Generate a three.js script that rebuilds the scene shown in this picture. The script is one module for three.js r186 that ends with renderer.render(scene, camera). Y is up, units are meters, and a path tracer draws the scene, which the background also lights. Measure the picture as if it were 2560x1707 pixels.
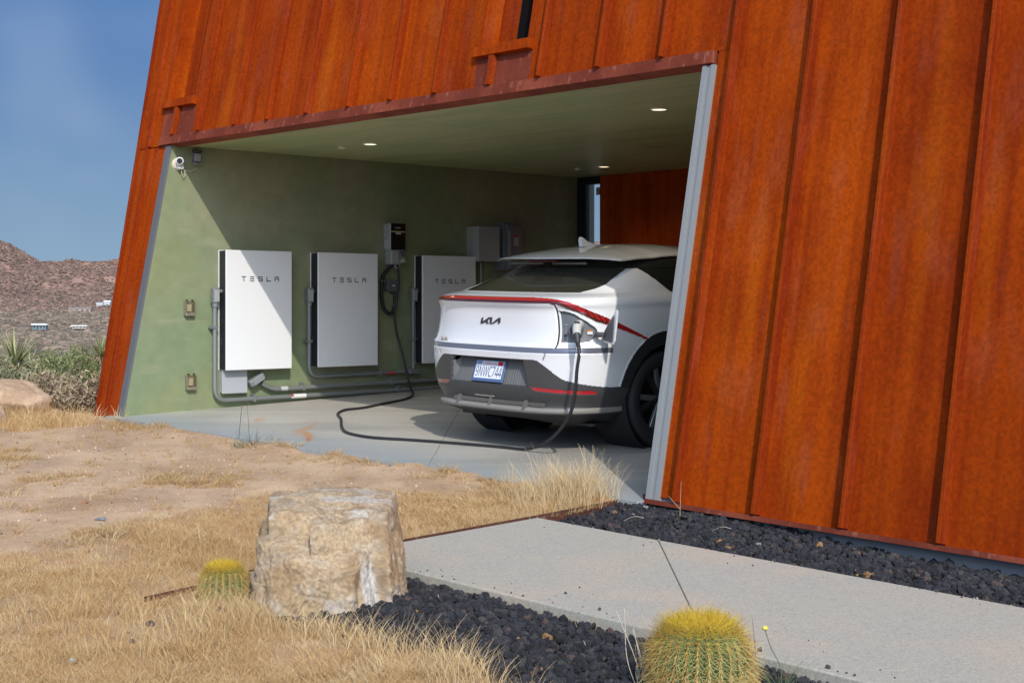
import * as THREE from 'three';
import { RoundedBoxGeometry } from 'three/addons/geometries/RoundedBoxGeometry.js';
import { mergeGeometries } from 'three/addons/utils/BufferGeometryUtils.js';
import { RectAreaLightUniformsLib } from 'three/addons/lights/RectAreaLightUniformsLib.js';

// ---------------------------------------------------------------- camera, sky, sun, exposure
const scene = new THREE.Scene();
const camera = new THREE.PerspectiveCamera(25.488, 1024 / 682, 0.1, 12000);
camera.position.set(6.0694, 1.1867, 6.7536);
camera.rotation.set(0, 0.8215, 0);
camera.setViewOffset(1024, 682, 0, 38.8, 1024, 682);       // lens shifted so that uprights stay upright
const SUN = new THREE.Vector3(1.2, 1, 0.70).normalize();

const sm = (a, b, x) => { const t = Math.min(1, Math.max(0, (x - a) / (b - a))); return t * t * (3 - 2 * t); };
const lerp = (a, b, t) => a + (b - a) * t;
const mix3 = (a, b, t) => [lerp(a[0], b[0], t), lerp(a[1], b[1], t), lerp(a[2], b[2], t)];
const clamp = (x, a = 0, b = 1) => Math.min(b, Math.max(a, x));
function mulberry(a) { return () => { a |= 0; a = a + 0x6D2B79F5 | 0; let t = Math.imul(a ^ a >>> 15, 1 | a); t = t + Math.imul(t ^ t >>> 7, 61 | t) ^ t; return ((t ^ t >>> 14) >>> 0) / 4294967296; }; }
const R = mulberry(20240607);
const rr = (a, b) => a + (b - a) * R();
function hash(x, y, z) { let h = Math.imul(x, 374761393) ^ Math.imul(y, 668265263) ^ Math.imul(z, 2147483647 ^ 1013904223); h = Math.imul(h ^ h >>> 13, 1274126177); h ^= h >>> 16; return (h >>> 0) / 4294967296; }
const mod = (a, n) => ((a % n) + n) % n;
function n2(x, y, s = 0, px = 0, py = 0) {                    // value noise, optionally periodic
  const xi = Math.floor(x), yi = Math.floor(y); let fx = x - xi, fy = y - yi;
  fx = fx * fx * (3 - 2 * fx); fy = fy * fy * (3 - 2 * fy);
  const x0 = px ? mod(xi, px) : xi, x1 = px ? mod(xi + 1, px) : xi + 1, y0 = py ? mod(yi, py) : yi, y1 = py ? mod(yi + 1, py) : yi + 1;
  const a = hash(x0, y0, s), b = hash(x1, y0, s), c = hash(x0, y1, s), d = hash(x1, y1, s);
  return a + (b - a) * fx + (c - a) * fy + (a - b - c + d) * fx * fy;
}
function n3(x, y, z, s = 0) {
  const xi = Math.floor(x), yi = Math.floor(y), zi = Math.floor(z); let fx = x - xi, fy = y - yi, fz = z - zi;
  fx = fx * fx * (3 - 2 * fx); fy = fy * fy * (3 - 2 * fy); fz = fz * fz * (3 - 2 * fz);
  const h = (i, j, k) => hash(xi + i, yi + j, Math.imul(zi + k, 31) + s);
  return lerp(lerp(lerp(h(0, 0, 0), h(1, 0, 0), fx), lerp(h(0, 1, 0), h(1, 1, 0), fx), fy), lerp(lerp(h(0, 0, 1), h(1, 0, 1), fx), lerp(h(0, 1, 1), h(1, 1, 1), fx), fy), fz);
}
const f2 = (x, y, o = 4, s = 0) => { let v = 0, a = 0.5, t = 0; for (let i = 0; i < o; i++) { v += a * n2(x, y, s + i); t += a; a *= 0.5; x *= 2.03; y *= 2.03; } return v / t; };
const f3 = (x, y, z, o = 4, s = 0) => { let v = 0, a = 0.5, t = 0; for (let i = 0; i < o; i++) { v += a * n3(x, y, z, s + i); t += a; a *= 0.5; x *= 2.03; y *= 2.03; z *= 2.03; } return v / t; };
const pf2 = (u, v, fx, fy, o = 4, s = 0) => { let r = 0, a = 0.5, t = 0; for (let i = 0; i < o; i++) { r += a * n2(u * fx, v * fy, s + i, fx, fy); t += a; a *= 0.5; fx *= 2; fy *= 2; } return r / t; };


// sky: clear desert air with thin cirrus, as an equirectangular float map
{
  const w = 512, h = 256, d = new Float32Array(w * h * 4);
  for (let j = 0; j < h; j++) for (let i = 0; i < w; i++) {
    const el = (0.5 - (j + 0.5) / h) * -Math.PI, az = ((i + 0.5) / w) * Math.PI * 2;
    const y = Math.sin(el), a = Math.max(0, y);
    // clear-sky law: bluest and darkest away from the sun, paler and brighter round it and along the horizon
    const hor = [0.222, 0.335, 0.45], mid = [0.092, 0.197, 0.415], zen = [0.056, 0.135, 0.335];
    let c = mix3(hor, mid, Math.pow(sm(0, 0.2, a), 0.8)); c = mix3(c, zen, sm(0.2, 1, a));
    const cg = y * SUN.y + Math.cos(el) * (Math.cos(az) * -SUN.x + Math.sin(az) * -SUN.z), gm = Math.acos(clamp(cg, -1, 1)), ph = (0.91 + 15 * Math.exp(-3 * gm) + 0.35 * cg * cg) / 1.1;
    c = mix3(c, [0.42, 0.46, 0.50], sm(1.2, 4.5, ph) * 0.75); c = c.map(q => q * ph * lerp(1, 0.7, sm(0.3, 1, a)));
    const dx = Math.cos(el) * Math.cos(az), dz = Math.cos(el) * Math.sin(az), k = 1 / (a + 0.12);
    const ci = sm(0.52, 0.85, f2((dx * 0.85 + dz * 0.5) * k * 1.5 + 4, (dz * 0.85 - dx * 0.5) * k * 6.0, 5, 77)) * sm(0.01, 0.1, a) * 0.11;
    c = mix3(c, [0.62, 0.68, 0.75], ci);
    if (y < 0) c = mix3(c, [0.30, 0.26, 0.21], sm(0, 0.08, -y));
    const o = (j * w + i) * 4; d[o] = c[0]; d[o + 1] = c[1]; d[o + 2] = c[2]; d[o + 3] = 1;
  }
  const t = new THREE.DataTexture(d, w, h, THREE.RGBAFormat, THREE.FloatType);
  t.mapping = THREE.EquirectangularReflectionMapping; t.magFilter = t.minFilter = THREE.LinearFilter; t.wrapS = THREE.RepeatWrapping; t.needsUpdate = true;
  scene.background = t; scene.environment = t;
}
const sun = new THREE.DirectionalLight(new THREE.Color(1.0, 0.94, 0.85), 2.5);
sun.position.copy(SUN).multiplyScalar(60); sun.castShadow = true; sun.shadow.mapSize.set(4096, 4096); sun.shadow.radius = 1;
Object.assign(sun.shadow.camera, { left: -14, right: 14, top: 12, bottom: -12, near: 1, far: 140 });
scene.add(sun, sun.target);
const renderer = new THREE.WebGLRenderer({ antialias: true });
renderer.setSize(1024, 682); renderer.toneMapping = THREE.LinearToneMapping; renderer.toneMappingExposure = 1.18;
renderer.shadowMap.enabled = true; RectAreaLightUniformsLib.init();

// ---------------------------------------------------------------- helpers
const names = {};
function numbered(n) { names[n] = (names[n] ?? -1) + 1; return names[n] ? `${n}_${String(names[n]).padStart(3, '0')}` : n; }
function tag(o, label, category, group, kind) { if (label) o.userData.label = label; if (category) o.userData.category = category; if (group) o.userData.group = group; if (kind) o.userData.kind = kind; return o; }
function thing(name, label, category, pos = [0, 0, 0], ry = 0, group) { const o = new THREE.Group(); o.name = numbered(name); o.position.set(...pos); o.rotation.y = ry; scene.add(o); return tag(o, label, category, group); }
function mesh(name, geo, m, parent = scene) { const g = Array.isArray(geo) ? mergeGeometries(geo.map(q => q.index ? q.toNonIndexed() : q)) : geo; const o = new THREE.Mesh(g, m); o.name = parent === scene ? numbered(name) : name; o.castShadow = o.receiveShadow = true; parent.add(o); return o; }
const lin = (r, g, b) => new THREE.Color().setRGB(r, g, b);
const M = (r, g, b, rough = 0.7, o = {}) => new THREE.MeshStandardMaterial({ color: lin(r, g, b), roughness: rough, ...o });
const P = (r, g, b, rough, o = {}) => new THREE.MeshPhysicalMaterial({ color: lin(r, g, b), roughness: rough, ...o });
const toS = x => x <= 0.0031308 ? 12.92 * x : 1.055 * Math.pow(x, 1 / 2.4) - 0.055;
function tex(w, h, fn, colour = true) {
  const d = new Uint8Array(w * h * 4);
  for (let j = 0; j < h; j++) for (let i = 0; i < w; i++) { const c = fn((i + 0.5) / w, (j + 0.5) / h), o = (j * w + i) * 4; if (colour) for (let k = 0; k < 3; k++) d[o + k] = 255 * toS(clamp(c[k])); else d[o] = d[o + 1] = d[o + 2] = 255 * clamp(c); d[o + 3] = 255; }
  const t = new THREE.DataTexture(d, w, h, THREE.RGBAFormat); t.wrapS = t.wrapT = THREE.RepeatWrapping; t.magFilter = THREE.LinearFilter; t.minFilter = THREE.LinearMipmapLinearFilter; t.generateMipmaps = true; t.anisotropy = 8;
  if (colour) t.colorSpace = THREE.SRGBColorSpace; t.needsUpdate = true; return t;
}
function print(w, h, draw) { const c = document.createElement('canvas'); c.width = w; c.height = h; draw(c.getContext('2d'), w, h); const t = new THREE.CanvasTexture(c); t.colorSpace = THREE.SRGBColorSpace; t.anisotropy = 8; return t; }
function boxUV(geo, su = 1, sv = 1, ou = 0, ov = 0) {         // uv in metres by the way a face points
  const g = geo.index ? geo.toNonIndexed() : geo; g.computeBoundingBox(); const p = g.attributes.position, u = new Float32Array(p.count * 2), A = new THREE.Vector3(), B = new THREE.Vector3(), C = new THREE.Vector3();
  for (let i = 0; i < p.count; i += 3) {
    A.fromBufferAttribute(p, i); B.fromBufferAttribute(p, i + 1).sub(A); C.fromBufferAttribute(p, i + 2).sub(A); B.cross(C);
    const ax = Math.abs(B.x), ay = Math.abs(B.y), az = Math.abs(B.z);
    for (let k = 0; k < 3; k++) { const x = p.getX(i + k), y = p.getY(i + k), z = p.getZ(i + k); const a = ax > ay && ax > az ? [z, y] : ay > az ? [x, z] : [x, y]; u[(i + k) * 2] = a[0] / su + ou; u[(i + k) * 2 + 1] = a[1] / sv + ov; }
  }
  g.setAttribute('uv', new THREE.BufferAttribute(u, 2)); return g;
}
const box = (x0, x1, y0, y1, z0, z1) => new THREE.BoxGeometry(x1 - x0, y1 - y0, z1 - z0).translate((x0 + x1) / 2, (y0 + y1) / 2, (z0 + z1) / 2);
const rbox = (x0, x1, y0, y1, z0, z1, r = 0.008, s = 2) => new RoundedBoxGeometry(x1 - x0, y1 - y0, z1 - z0, s, r).translate((x0 + x1) / 2, (y0 + y1) / 2, (z0 + z1) / 2);
const cyl = (r0, r1, h, s = 20, open = false) => new THREE.CylinderGeometry(r1, r0, h, s, 1, open).translate(0, h / 2, 0);   // base at 0
const V = (x, y, z) => new THREE.Vector3(x, y, z);
function bar(a, b, r0, r1 = r0, s = 10) { const d = b.clone().sub(a), g = cyl(r0, r1, d.length(), s); g.applyQuaternion(new THREE.Quaternion().setFromUnitVectors(V(0, 1, 0), d.normalize())); return g.translate(a.x, a.y, a.z); }
function pipe(pts, r, bend = 0.1, seg = 8, n = 90) {          // tube with rounded corners
  const cp = new THREE.CurvePath(); let a = pts[0];
  for (let i = 1; i < pts.length; i++) {
    if (i < pts.length - 1) { const p = pts[i], k = Math.min(bend, p.distanceTo(a) * 0.48, p.distanceTo(pts[i + 1]) * 0.48); const u = p.clone().lerp(a, k / p.distanceTo(a)), w = p.clone().lerp(pts[i + 1], k / p.distanceTo(pts[i + 1])); cp.add(new THREE.LineCurve3(a, u)); cp.add(new THREE.QuadraticBezierCurve3(u, p, w)); a = w; }
    else cp.add(new THREE.LineCurve3(a, pts[i]));
  }
  return new THREE.TubeGeometry(cp, n, r, seg, false);
}
const cable = (pts, r, n = 160, s = 8) => new THREE.TubeGeometry(new THREE.CatmullRomCurve3(pts, false, 'centripetal'), n, r, s, false);
function extr(pts, depth, o = {}) { const s = new THREE.Shape(); pts.forEach(([x, y], i) => i ? s.lineTo(x, y) : s.moveTo(x, y)); return new THREE.ExtrudeGeometry(s, { depth, bevelEnabled: false, ...o }); }
function prismX(zy, x0, x1) { return extr(zy.map(([z, y]) => [-z, y]), x1 - x0).rotateY(Math.PI / 2).translate(x0, 0, 0); }        // polygon in (z, y) drawn out along x
const G = (x, z) => -0.02 - 0.0225 * x - 0.031 * z;            // the yard and the slab fall gently towards the street
function slab(poly, top, th, o = {}) { const g = extr(poly.map(([x, z]) => [x, -z]), th, { bevelEnabled: !!o.bevel, bevelSize: o.bevel || 0, bevelThickness: o.bevel || 0, bevelOffset: -(o.bevel || 0), bevelSegments: 3 }).rotateX(-Math.PI / 2); const p = g.attributes.position; for (let i = 0; i < p.count; i++) p.setY(i, p.getY(i) - th - (o.bevel || 0) + G(p.getX(i), p.getZ(i)) + top); g.computeVertexNormals(); return g; }
// (extrude runs towards -z before the turn, hence +y after it)

// ---------------------------------------------------------------- materials
const RU = 1.7, RV = 3.4;
const rustMap = tex(1024, 1024, (u, v) => {
  const st = pf2(u, v, 12, 2, 4, 11), st2 = pf2(u, v, 44, 3, 3, 21), bl = pf2(u, v, 5, 9, 5, 31), gr = n2(u * 512, v * 1024, 41, 512, 1024), sp = pf2(u, v, 100, 200, 2, 51);
  let c = mix3([0.265, 0.031, 0.002], [0.415, 0.064, 0.002], sm(0.28, 0.72, st * 0.38 + bl * 0.36 + st2 * 0.26));
  c = mix3(c, [0.50, 0.12, 0.004], sm(0.58, 0.85, pf2(u, v, 10, 2, 4, 61)) * 0.35);
  c = mix3(c, [0.36, 0.085, 0.034], sm(0.54, 0.8, pf2(u, v, 16, 8, 5, 71)) * 0.35);
  c = mix3(c, [0.18, 0.020, 0.003], sm(0.62, 0.84, pf2(u, v, 26, 2, 3, 81)) * 0.3);
  const k = 0.76 + 0.16 * gr + 0.40 * (sp - 0.5); c = [c[0] * k, c[1] * k * 0.94, c[2] * k];
  if (gr > 0.965) c = mix3(c, [0.45, 0.17, 0.06], 0.3);
  return c;
});
const rustBump = tex(512, 512, (u, v) => pf2(u, v, 64, 64, 3, 5) * 0.8 + 0.2 * pf2(u, v, 20, 4, 2, 9), false);
const rust = new THREE.MeshPhysicalMaterial({ map: rustMap, bumpMap: rustBump, bumpScale: 0.0012, roughness: 0.8, specularIntensity: 0.15 });
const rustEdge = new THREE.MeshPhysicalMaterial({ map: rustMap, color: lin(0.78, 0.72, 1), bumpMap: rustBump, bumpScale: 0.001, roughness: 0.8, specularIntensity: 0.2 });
const brownMap = tex(512, 512, (u, v) => { const a = pf2(u, v, 6, 6, 5, 91), b = pf2(u, v, 60, 60, 3, 92), g = n2(u * 256, v * 256, 93, 256, 256); let c = mix3([0.155, 0.031, 0.016], [0.25, 0.058, 0.030], sm(0.3, 0.7, a)); c = mix3(c, [0.36, 0.14, 0.09], sm(0.66, 0.85, b) * 0.5); const k = 0.85 + 0.3 * g; return c.map(x => x * k); });
const brownSteel = new THREE.MeshPhysicalMaterial({ map: brownMap, bumpMap: rustBump, bumpScale: 0.001, roughness: 0.75, specularIntensity: 0.4 });
const rustKinds = [[1, 1, 1], [0.88, 0.84, 0.9], [1.06, 1.1, 1], [0.95, 0.9, 1]].map(c => { const m = rust.clone(); m.color = lin(...c); return m; });
const steel = M(0.085, 0.028, 0.018, 0.75);
const zinc = M(0.30, 0.31, 0.305, 0.5, { metalness: 0.15 }), zincDark = M(0.135, 0.138, 0.142, 0.5, { metalness: 0.1 });
const plasterMap = tex(1024, 1024, (u, v) => {
  const a = pf2(u, v, 3, 3, 5, 111), b = pf2(u, v, 5, 4, 4, 121), f = pf2(u, v, 40, 40, 3, 131), w = pf2(u, v, 9, 30, 3, 141);
  let c = mix3([0.20, 0.25, 0.14], [0.30, 0.285, 0.175], sm(0.3, 0.68, a)); c = mix3(c, [0.23, 0.25, 0.12], sm(0.45, 0.75, b) * 0.7); c = mix3(c, [0.36, 0.34, 0.24], sm(0.6, 0.85, w) * 0.35);
  const k = 0.9 + 0.2 * f; return c.map(x => x * k);
});
const plaster = new THREE.MeshPhysicalMaterial({ map: plasterMap, roughness: 0.5 });
const ceilMap = tex(1024, 512, (u, v) => {
  const a = pf2(u, v, 4, 14, 5, 151), b = pf2(u, v, 3, 5, 4, 161), f = pf2(u, v, 12, 60, 3, 171);
  let c = mix3([0.36, 0.44, 0.22], [0.50, 0.51, 0.28], sm(0.3, 0.7, a * 0.6 + b * 0.4)); const k = 0.86 + 0.28 * f; return c.map(x => x * k);
});
const ceilMat = new THREE.MeshPhysicalMaterial({ map: ceilMap, roughness: 0.38 });
const walkMap = tex(1024, 1024, (u, v) => {
  const gr = n2(u * 512, v * 512, 201, 512, 512), g2 = n2(u * 256, v * 256, 202, 256, 256), a = pf2(u, v, 4, 4, 5, 205), b = pf2(u, v, 10, 10, 4, 215);
  let c = mix3([0.40, 0.375, 0.31], [0.45, 0.385, 0.305], sm(0.4, 0.65, a)); c = mix3(c, [0.38, 0.365, 0.315], sm(0.55, 0.8, b) * 0.5);
  const sn = pf2(u, v, 2, 3, 5, 217); c = mix3(c, [0.33, 0.30, 0.25], sm(0.56, 0.72, sn) * 0.3); let k = 0.78 + 0.28 * gr + 0.18 * g2; if (gr < 0.09) k *= 0.6; if (gr > 0.96) k *= 1.25; return c.map(x => x * k);
});
const walkBump = tex(512, 512, (u, v) => n2(u * 256, v * 256, 204, 256, 256) * 0.7 + 0.3 * n2(u * 512, v * 512, 203, 512, 512), false);
const walkMat = new THREE.MeshStandardMaterial({ map: walkMap, bumpMap: walkBump, bumpScale: 0.0012, roughness: 0.92 });
const FX0 = -6.6, FZ0 = -6.2, FS = 7.0;                        // the slab's own sheet of colour: trowel streaks and rust stains
const floorMap = tex(1024, 1024, (u, v) => {
  const x = FX0 + u * FS, z = FZ0 + v * FS, d = x * 0.72 - z * 0.69, e = x * 0.69 + z * 0.72;
  const a = f2(d * 0.9, e * 6, 5, 301), b = f2(x * 1.1, z * 1.1, 4, 311), f = n2(u * 512, v * 512, 321);
  let c = mix3([0.36, 0.34, 0.295], [0.48, 0.44, 0.375], sm(0.3, 0.7, a * 0.5 + b * 0.5)); c = mix3(c, [0.30, 0.33, 0.335], sm(-0.75, 0.05, z + 0.5 * (b - 0.5)) * 0.75);
  const st = (sx, sz, l, w, n, dx, dz) => { const px = x - sx, pz = z - sz, t = px * dx + pz * dz, q = -px * dz + pz * dx; return sm(1, 0.2, Math.hypot(t / l, q / w)) * sm(0.3, 0.62, f2(t * 3, q * 22, 4, n)); };
  c = mix3(c, [0.50, 0.245, 0.11], 0.85 * Math.max(st(-4.55, -0.72, 0.75, 0.09, 331, 0.72, 0.69), st(-4.1, -0.42, 0.6, 0.07, 332, 0.85, 0.52), st(-5.3, -0.75, 0.5, 0.06, 334, 0.78, 0.62)));
  c = mix3(c, [0.40, 0.14, 0.09], 0.7 * st(-3.85, -0.25, 0.25, 0.03, 333, 0.8, 0.6)); c = mix3(c, [0.50, 0.40, 0.32], 0.6 * st(-4.35, -0.95, 0.4, 0.06, 335, 0.75, 0.66));
  const k = 0.93 + 0.14 * f; return c.map(q => q * k);
});
const floorMat = new THREE.MeshPhysicalMaterial({ map: floorMap, roughness: 0.55 });
const concrete = M(0.20, 0.205, 0.21, 0.9), darkConcrete = M(0.10, 0.115, 0.135, 0.85);
const whiteP = P(0.80, 0.80, 0.80, 0.32, { clearcoat: 0.3 }), blackTrim = M(0.018, 0.019, 0.022, 0.42), greyPlastic = M(0.16, 0.165, 0.17, 0.55), galv = M(0.235, 0.25, 0.245, 0.42, { metalness: 0.35 }), boxGrey = M(0.33, 0.335, 0.33, 0.5), boxDark = M(0.14, 0.15, 0.165, 0.5), white = M(0.72, 0.71, 0.68, 0.55), black = M(0.012, 0.012, 0.013, 0.5), rubber = M(0.02, 0.02, 0.021, 0.6), bone = M(0.5, 0.45, 0.35, 0.6), brassy = M(0.30, 0.27, 0.20, 0.4, { metalness: 0.4 });

// ---------------------------------------------------------------- terrain
const drop = r => r < 14 ? 0.12 : r < 60 ? lerp(0.12, -3.3, sm(12, 62, r)) : r < 200 ? lerp(-3.3, -8.7, Math.pow((r - 60) / 140, 0.75)) : r < 1300 ? lerp(-8.7, -7.2, (r - 200) / 1100) : -7.2 + (r - 1300) * 0.004;
const HX = -2, HZ = 1;
const ridgeAz = [[-180, 190], [-168, 235], [-160, 175], [-157.2, 150], [-155.83, 121], [-155.1, 101], [-154.45, 83], [-153.5, 86], [-152.7, 80], [-151.7, 89], [-150, 125], [-146, 160], [-130, 120], [-90, 60], [-40, 20], [40, 20], [120, 60], [180, 190]];
const ridge = az => { for (let i = 1; i < ridgeAz.length; i++) if (az <= ridgeAz[i][0]) { const [a, b] = ridgeAz[i - 1], [c, d] = ridgeAz[i]; return lerp(b, d, (az - a) / (c - a)); } return 190; };
function H(x, z) {
  const r = Math.hypot(x - HX, z - HZ), az = Math.atan2(z - HZ, x - HX) * 180 / Math.PI;
  let y = lerp(G(clamp(x, -14, 9), clamp(z, -8, 9)), drop(r), sm(9, 24, r));
  if (r > 20) y += (f2(x * 0.06, z * 0.06, 4, 501) - 0.5) * Math.min(2.2, (r - 20) * 0.018);
  if (r > 200) y += (f2(x * 0.006, z * 0.006, 4, 511) - 0.5) * 5 * sm(200, 600, r);
  if (r > 1200) {
    const up = Math.pow(sm(1250, 2800, r), 1.15), dn = 1 - 0.6 * sm(2850, 4000, r);
    const rg = 1 - Math.abs(2 * f2(x * 0.0035, z * 0.0035, 5, 521) - 1), rk = f2(x * 0.02, z * 0.02, 5, 531) - 0.5;
    y += (ridge(az) - 16) * up * dn * lerp(0.92, 1, 0.5) + (rg - 0.72) * 46 * sm(1350, 2100, r) * (1 - 0.75 * sm(2500, 2800, r)) + rk * 16 * sm(1400, 2000, r);
  }
  return y;
}
{
  const az = []; for (let a = -180; a < 180;) { az.push(a); a += a > -161 && a < -147 ? 0.035 : 1.5; } az.push(180);
  const rs = []; for (let r = 6; r < 4300;) { rs.push(r); r += r < 60 ? 0.9 + r * 0.012 : r < 1250 ? r * 0.028 : r < 3000 ? 11 : 90; }
  const nA = az.length, nR = rs.length, p = new Float32Array(nA * nR * 3), col = new Float32Array(nA * nR * 3), uv = new Float32Array(nA * nR * 2), ix = [];
  for (let j = 0; j < nR; j++) for (let i = 0; i < nA; i++) {
    const a = az[i] * Math.PI / 180, r = rs[j], x = HX + Math.cos(a) * r, z = HZ + Math.sin(a) * r, o = j * nA + i;
    p.set([x, H(x, z) - 0.16 * (1 - sm(12, 17, r)), z], o * 3); uv.set([x / 14, z / 14], o * 2);
    const k = r > 1100 ? 0.012 : 0.05, n = f2(x * k, z * k, 5, 541), n_2 = f2(x * 0.09, z * 0.09, 4, 551), m = sm(1250, 1900, r);
    let c = mix3([0.33, 0.235, 0.175], [0.22, 0.155, 0.115], sm(0.35, 0.65, n)); c = mix3(c, mix3([0.36, 0.215, 0.155], [0.19, 0.115, 0.09], sm(0.36, 0.64, n_2)), m); c = mix3(c, [0.17, 0.145, 0.095], sm(0.56, 0.75, f2(x * 0.03, z * 0.03, 4, 561)) * 0.35 * (1 - m));
    col.set(c, o * 3);
  }
  for (let j = 0; j < nR - 1; j++) for (let i = 0; i < nA - 1; i++) { const a = j * nA + i; ix.push(a, a + 1, a + nA, a + 1, a + nA + 1, a + nA); }
  const g = new THREE.BufferGeometry(); g.setAttribute('position', new THREE.BufferAttribute(p, 3)); g.setAttribute('color', new THREE.BufferAttribute(col, 3)); g.setAttribute('uv', new THREE.BufferAttribute(uv, 2)); g.setIndex(ix); g.computeVertexNormals();
  const o = mesh('terrain', g, new THREE.MeshStandardMaterial({ vertexColors: true, roughness: 1 })); tag(o, 'dry desert valley and rocky brown hills beyond the house', null, null, 'structure');
}
const dirtTile = 2.6;
const dirtMap = tex(1024, 1024, (u, v) => {
  const a = pf2(u, v, 6, 6, 5, 601), gr = n2(u * 512, v * 512, 611, 512, 512), g2 = n2(u * 200, v * 200, 612, 200, 200), s = pf2(u, v, 70, 70, 2, 621);
  let c = mix3([0.82, 0.80, 0.78], [1, 1, 1], sm(0.3, 0.7, a)); let k = 0.84 + 0.24 * gr + 0.12 * (g2 - 0.5); if (s > 0.74) k *= 0.8; if (gr > 0.985) k *= 1.25; if (gr < 0.02) k *= 0.6; return c.map(x => x * k);
});
const dirtBump = tex(1024, 1024, (u, v) => 0.5 * pf2(u, v, 40, 40, 4, 631) + 0.5 * n2(u * 256, v * 256, 641, 256, 256), false);
const inBedA = (x, z) => z > -0.1 && z < 0.82 && x > -0.06, inBedB = (x, z) => z > 2.16 && x > -0.02 && z < 3.10 + 0.08 * Math.sin(x * 3.1) + 0.04 * Math.sin(x * 9 + 1) - 0.14 * sm(0.9, 0.3, x) + 1.2 * sm(3.0, 3.8, x);
const grassy = (x, z) => clamp(sm(-2.0, -0.95, x + (f2(x * 1.3, z * 1.3, 3, 701) - 0.5) * 1.9 - 0.25 * sm(2.2, 0.4, z)));
function groundY(x, z) {
  let y = G(x, z) - 0.014 + (f2(x * 0.8, z * 0.8, 3, 711) - 0.5) * 0.05 + (f2(x * 5, z * 5, 3, 712) - 0.5) * 0.016;
  if (z < 0.6 && x < 0.2) y += 0.03 * Math.exp(-(((z - 0.10) / 0.2) ** 2)) * sm(0.35, 0.6, n2(x * 2.4, z * 2.0, 713)) - 0.1 * sm(-0.12, -0.45, z) * (x > -6.9 ? 1 : 0);
  if (x < -6 && z > -2) y += 0.06 * sm(-6, -9, x);
  if (x > -0.16 && z > -0.16 && z < 2.25) y = Math.min(y, G(x, z) - 0.10);
  if (inBedB(x, z)) y = Math.min(y, G(x, z) - 0.075);
  return y;
}
{
  const x0 = -17, x1 = 10, z0 = -8, z1 = 10, nx = 540, nz = 360, p = [], c = [], uv = [], ix = [];
  for (let j = 0; j <= nz; j++) for (let i = 0; i <= nx; i++) {
    const x = lerp(x0, x1, i / nx), z = lerp(z0, z1, j / nz), e = Math.min(x - x0, x1 - x, z - z0, z1 - z), r = Math.hypot(x - HX, z - HZ);
    const y = lerp(groundY(x, z), H(x, z) + 0.02, sm(9, 13, r)); p.push(x, y - 0.35 * sm(0.8, 0, e), z); uv.push(x / dirtTile, z / dirtTile);
    const gz = grassy(x, z), m = f2(x * 1.7, z * 1.7, 4, 721), tr = sm(0.5, 0.62, f2(x * 0.9 + z * 0.6, z * 3.2 - x * 2.4, 3, 731));
    let k = mix3([0.61, 0.415, 0.255], [0.51, 0.33, 0.19], sm(0.35, 0.7, m)); k = mix3(k, [0.46, 0.31, 0.165], gz * 0.7); k = mix3(k, [0.43, 0.29, 0.19], tr * 0.4 * (1 - gz)); c.push(...k);
  }
  for (let j = 0; j < nz; j++) for (let i = 0; i < nx; i++) { const a = j * (nx + 1) + i; ix.push(a, a + nx + 1, a + 1, a + 1, a + nx + 1, a + nx + 2); }
  const g = new THREE.BufferGeometry(); g.setAttribute('position', new THREE.Float32BufferAttribute(p, 3)); g.setAttribute('color', new THREE.Float32BufferAttribute(c, 3)); g.setAttribute('uv', new THREE.Float32BufferAttribute(uv, 2)); g.setIndex(ix); g.computeVertexNormals();
  tag(mesh('ground', g, new THREE.MeshStandardMaterial({ vertexColors: true, map: dirtMap, bumpMap: dirtBump, bumpScale: 0.006, roughness: 1 })), 'pale sandy dirt yard in front of the garage', null, null, 'structure');
}

// ---------------------------------------------------------------- the house
const TL = 0.2009, A = Math.atan(TL), cA = Math.cos(A), W = 6.443, HC = 2.66, ZB = -5.93;
const house = thing('house', 'rust coloured steel clad house with leaning facade and open green garage', 'house');
let ro = 0; const ruv = g => { ro += 0.377; return boxUV(g, RU, RV, ro, ro * 1.71); };
function fpart(name, g, m) { const o = mesh(name, g, m, house); o.rotation.x = -A; return o; }
const fb = (x0, x1, Y0, Y1, d0, d1) => box(x0, x1, Y0 / cA, Y1 / cA, d0, d1);
let pk = 0;
function panel(x0, x1, Y0, Y1, d = 0, name = 'wall_panel', m = rust) {
  const h = (Y1 - Y0) / cA, g = new THREE.BoxGeometry(x1 - x0 - 0.003, h, 0.006, 6, Math.max(2, Math.round(h * 6)), 1).translate((x0 + x1) / 2, (Y0 + Y1) / 2 / cA, d - 0.003), p = g.attributes.position;
  for (let i = 0; i < p.count; i++) { const x = p.getX(i), y = p.getY(i), e = Math.min(1, Math.min(x - x0, x1 - x) / 0.1); p.setZ(i, p.getZ(i) + (f2(x * 3 + 9, y * 1.6, 2, 801) - 0.5) * 0.006 * Math.max(0, e)); }
  g.computeVertexNormals(); return fpart(name, ruv(g), m === rust ? rustKinds[pk++ * 7 % 11 % 4] : m);
}
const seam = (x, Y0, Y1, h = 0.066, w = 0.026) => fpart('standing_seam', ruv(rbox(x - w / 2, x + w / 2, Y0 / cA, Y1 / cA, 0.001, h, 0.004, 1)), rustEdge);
const YT = 6.1, HB = 2.745;
const ribsL = [-0.335, -0.899, -1.467, -2.003, -2.59, -3.128, -3.67, -4.247, -4.826, -5.343, -5.94], ribsR = []; for (let i = 0; i < 11; i++) ribsR.push(0.253 + 0.583 * i);
const XR = ribsR[10];
const base = x => -0.005 - 0.0225 * x;
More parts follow.
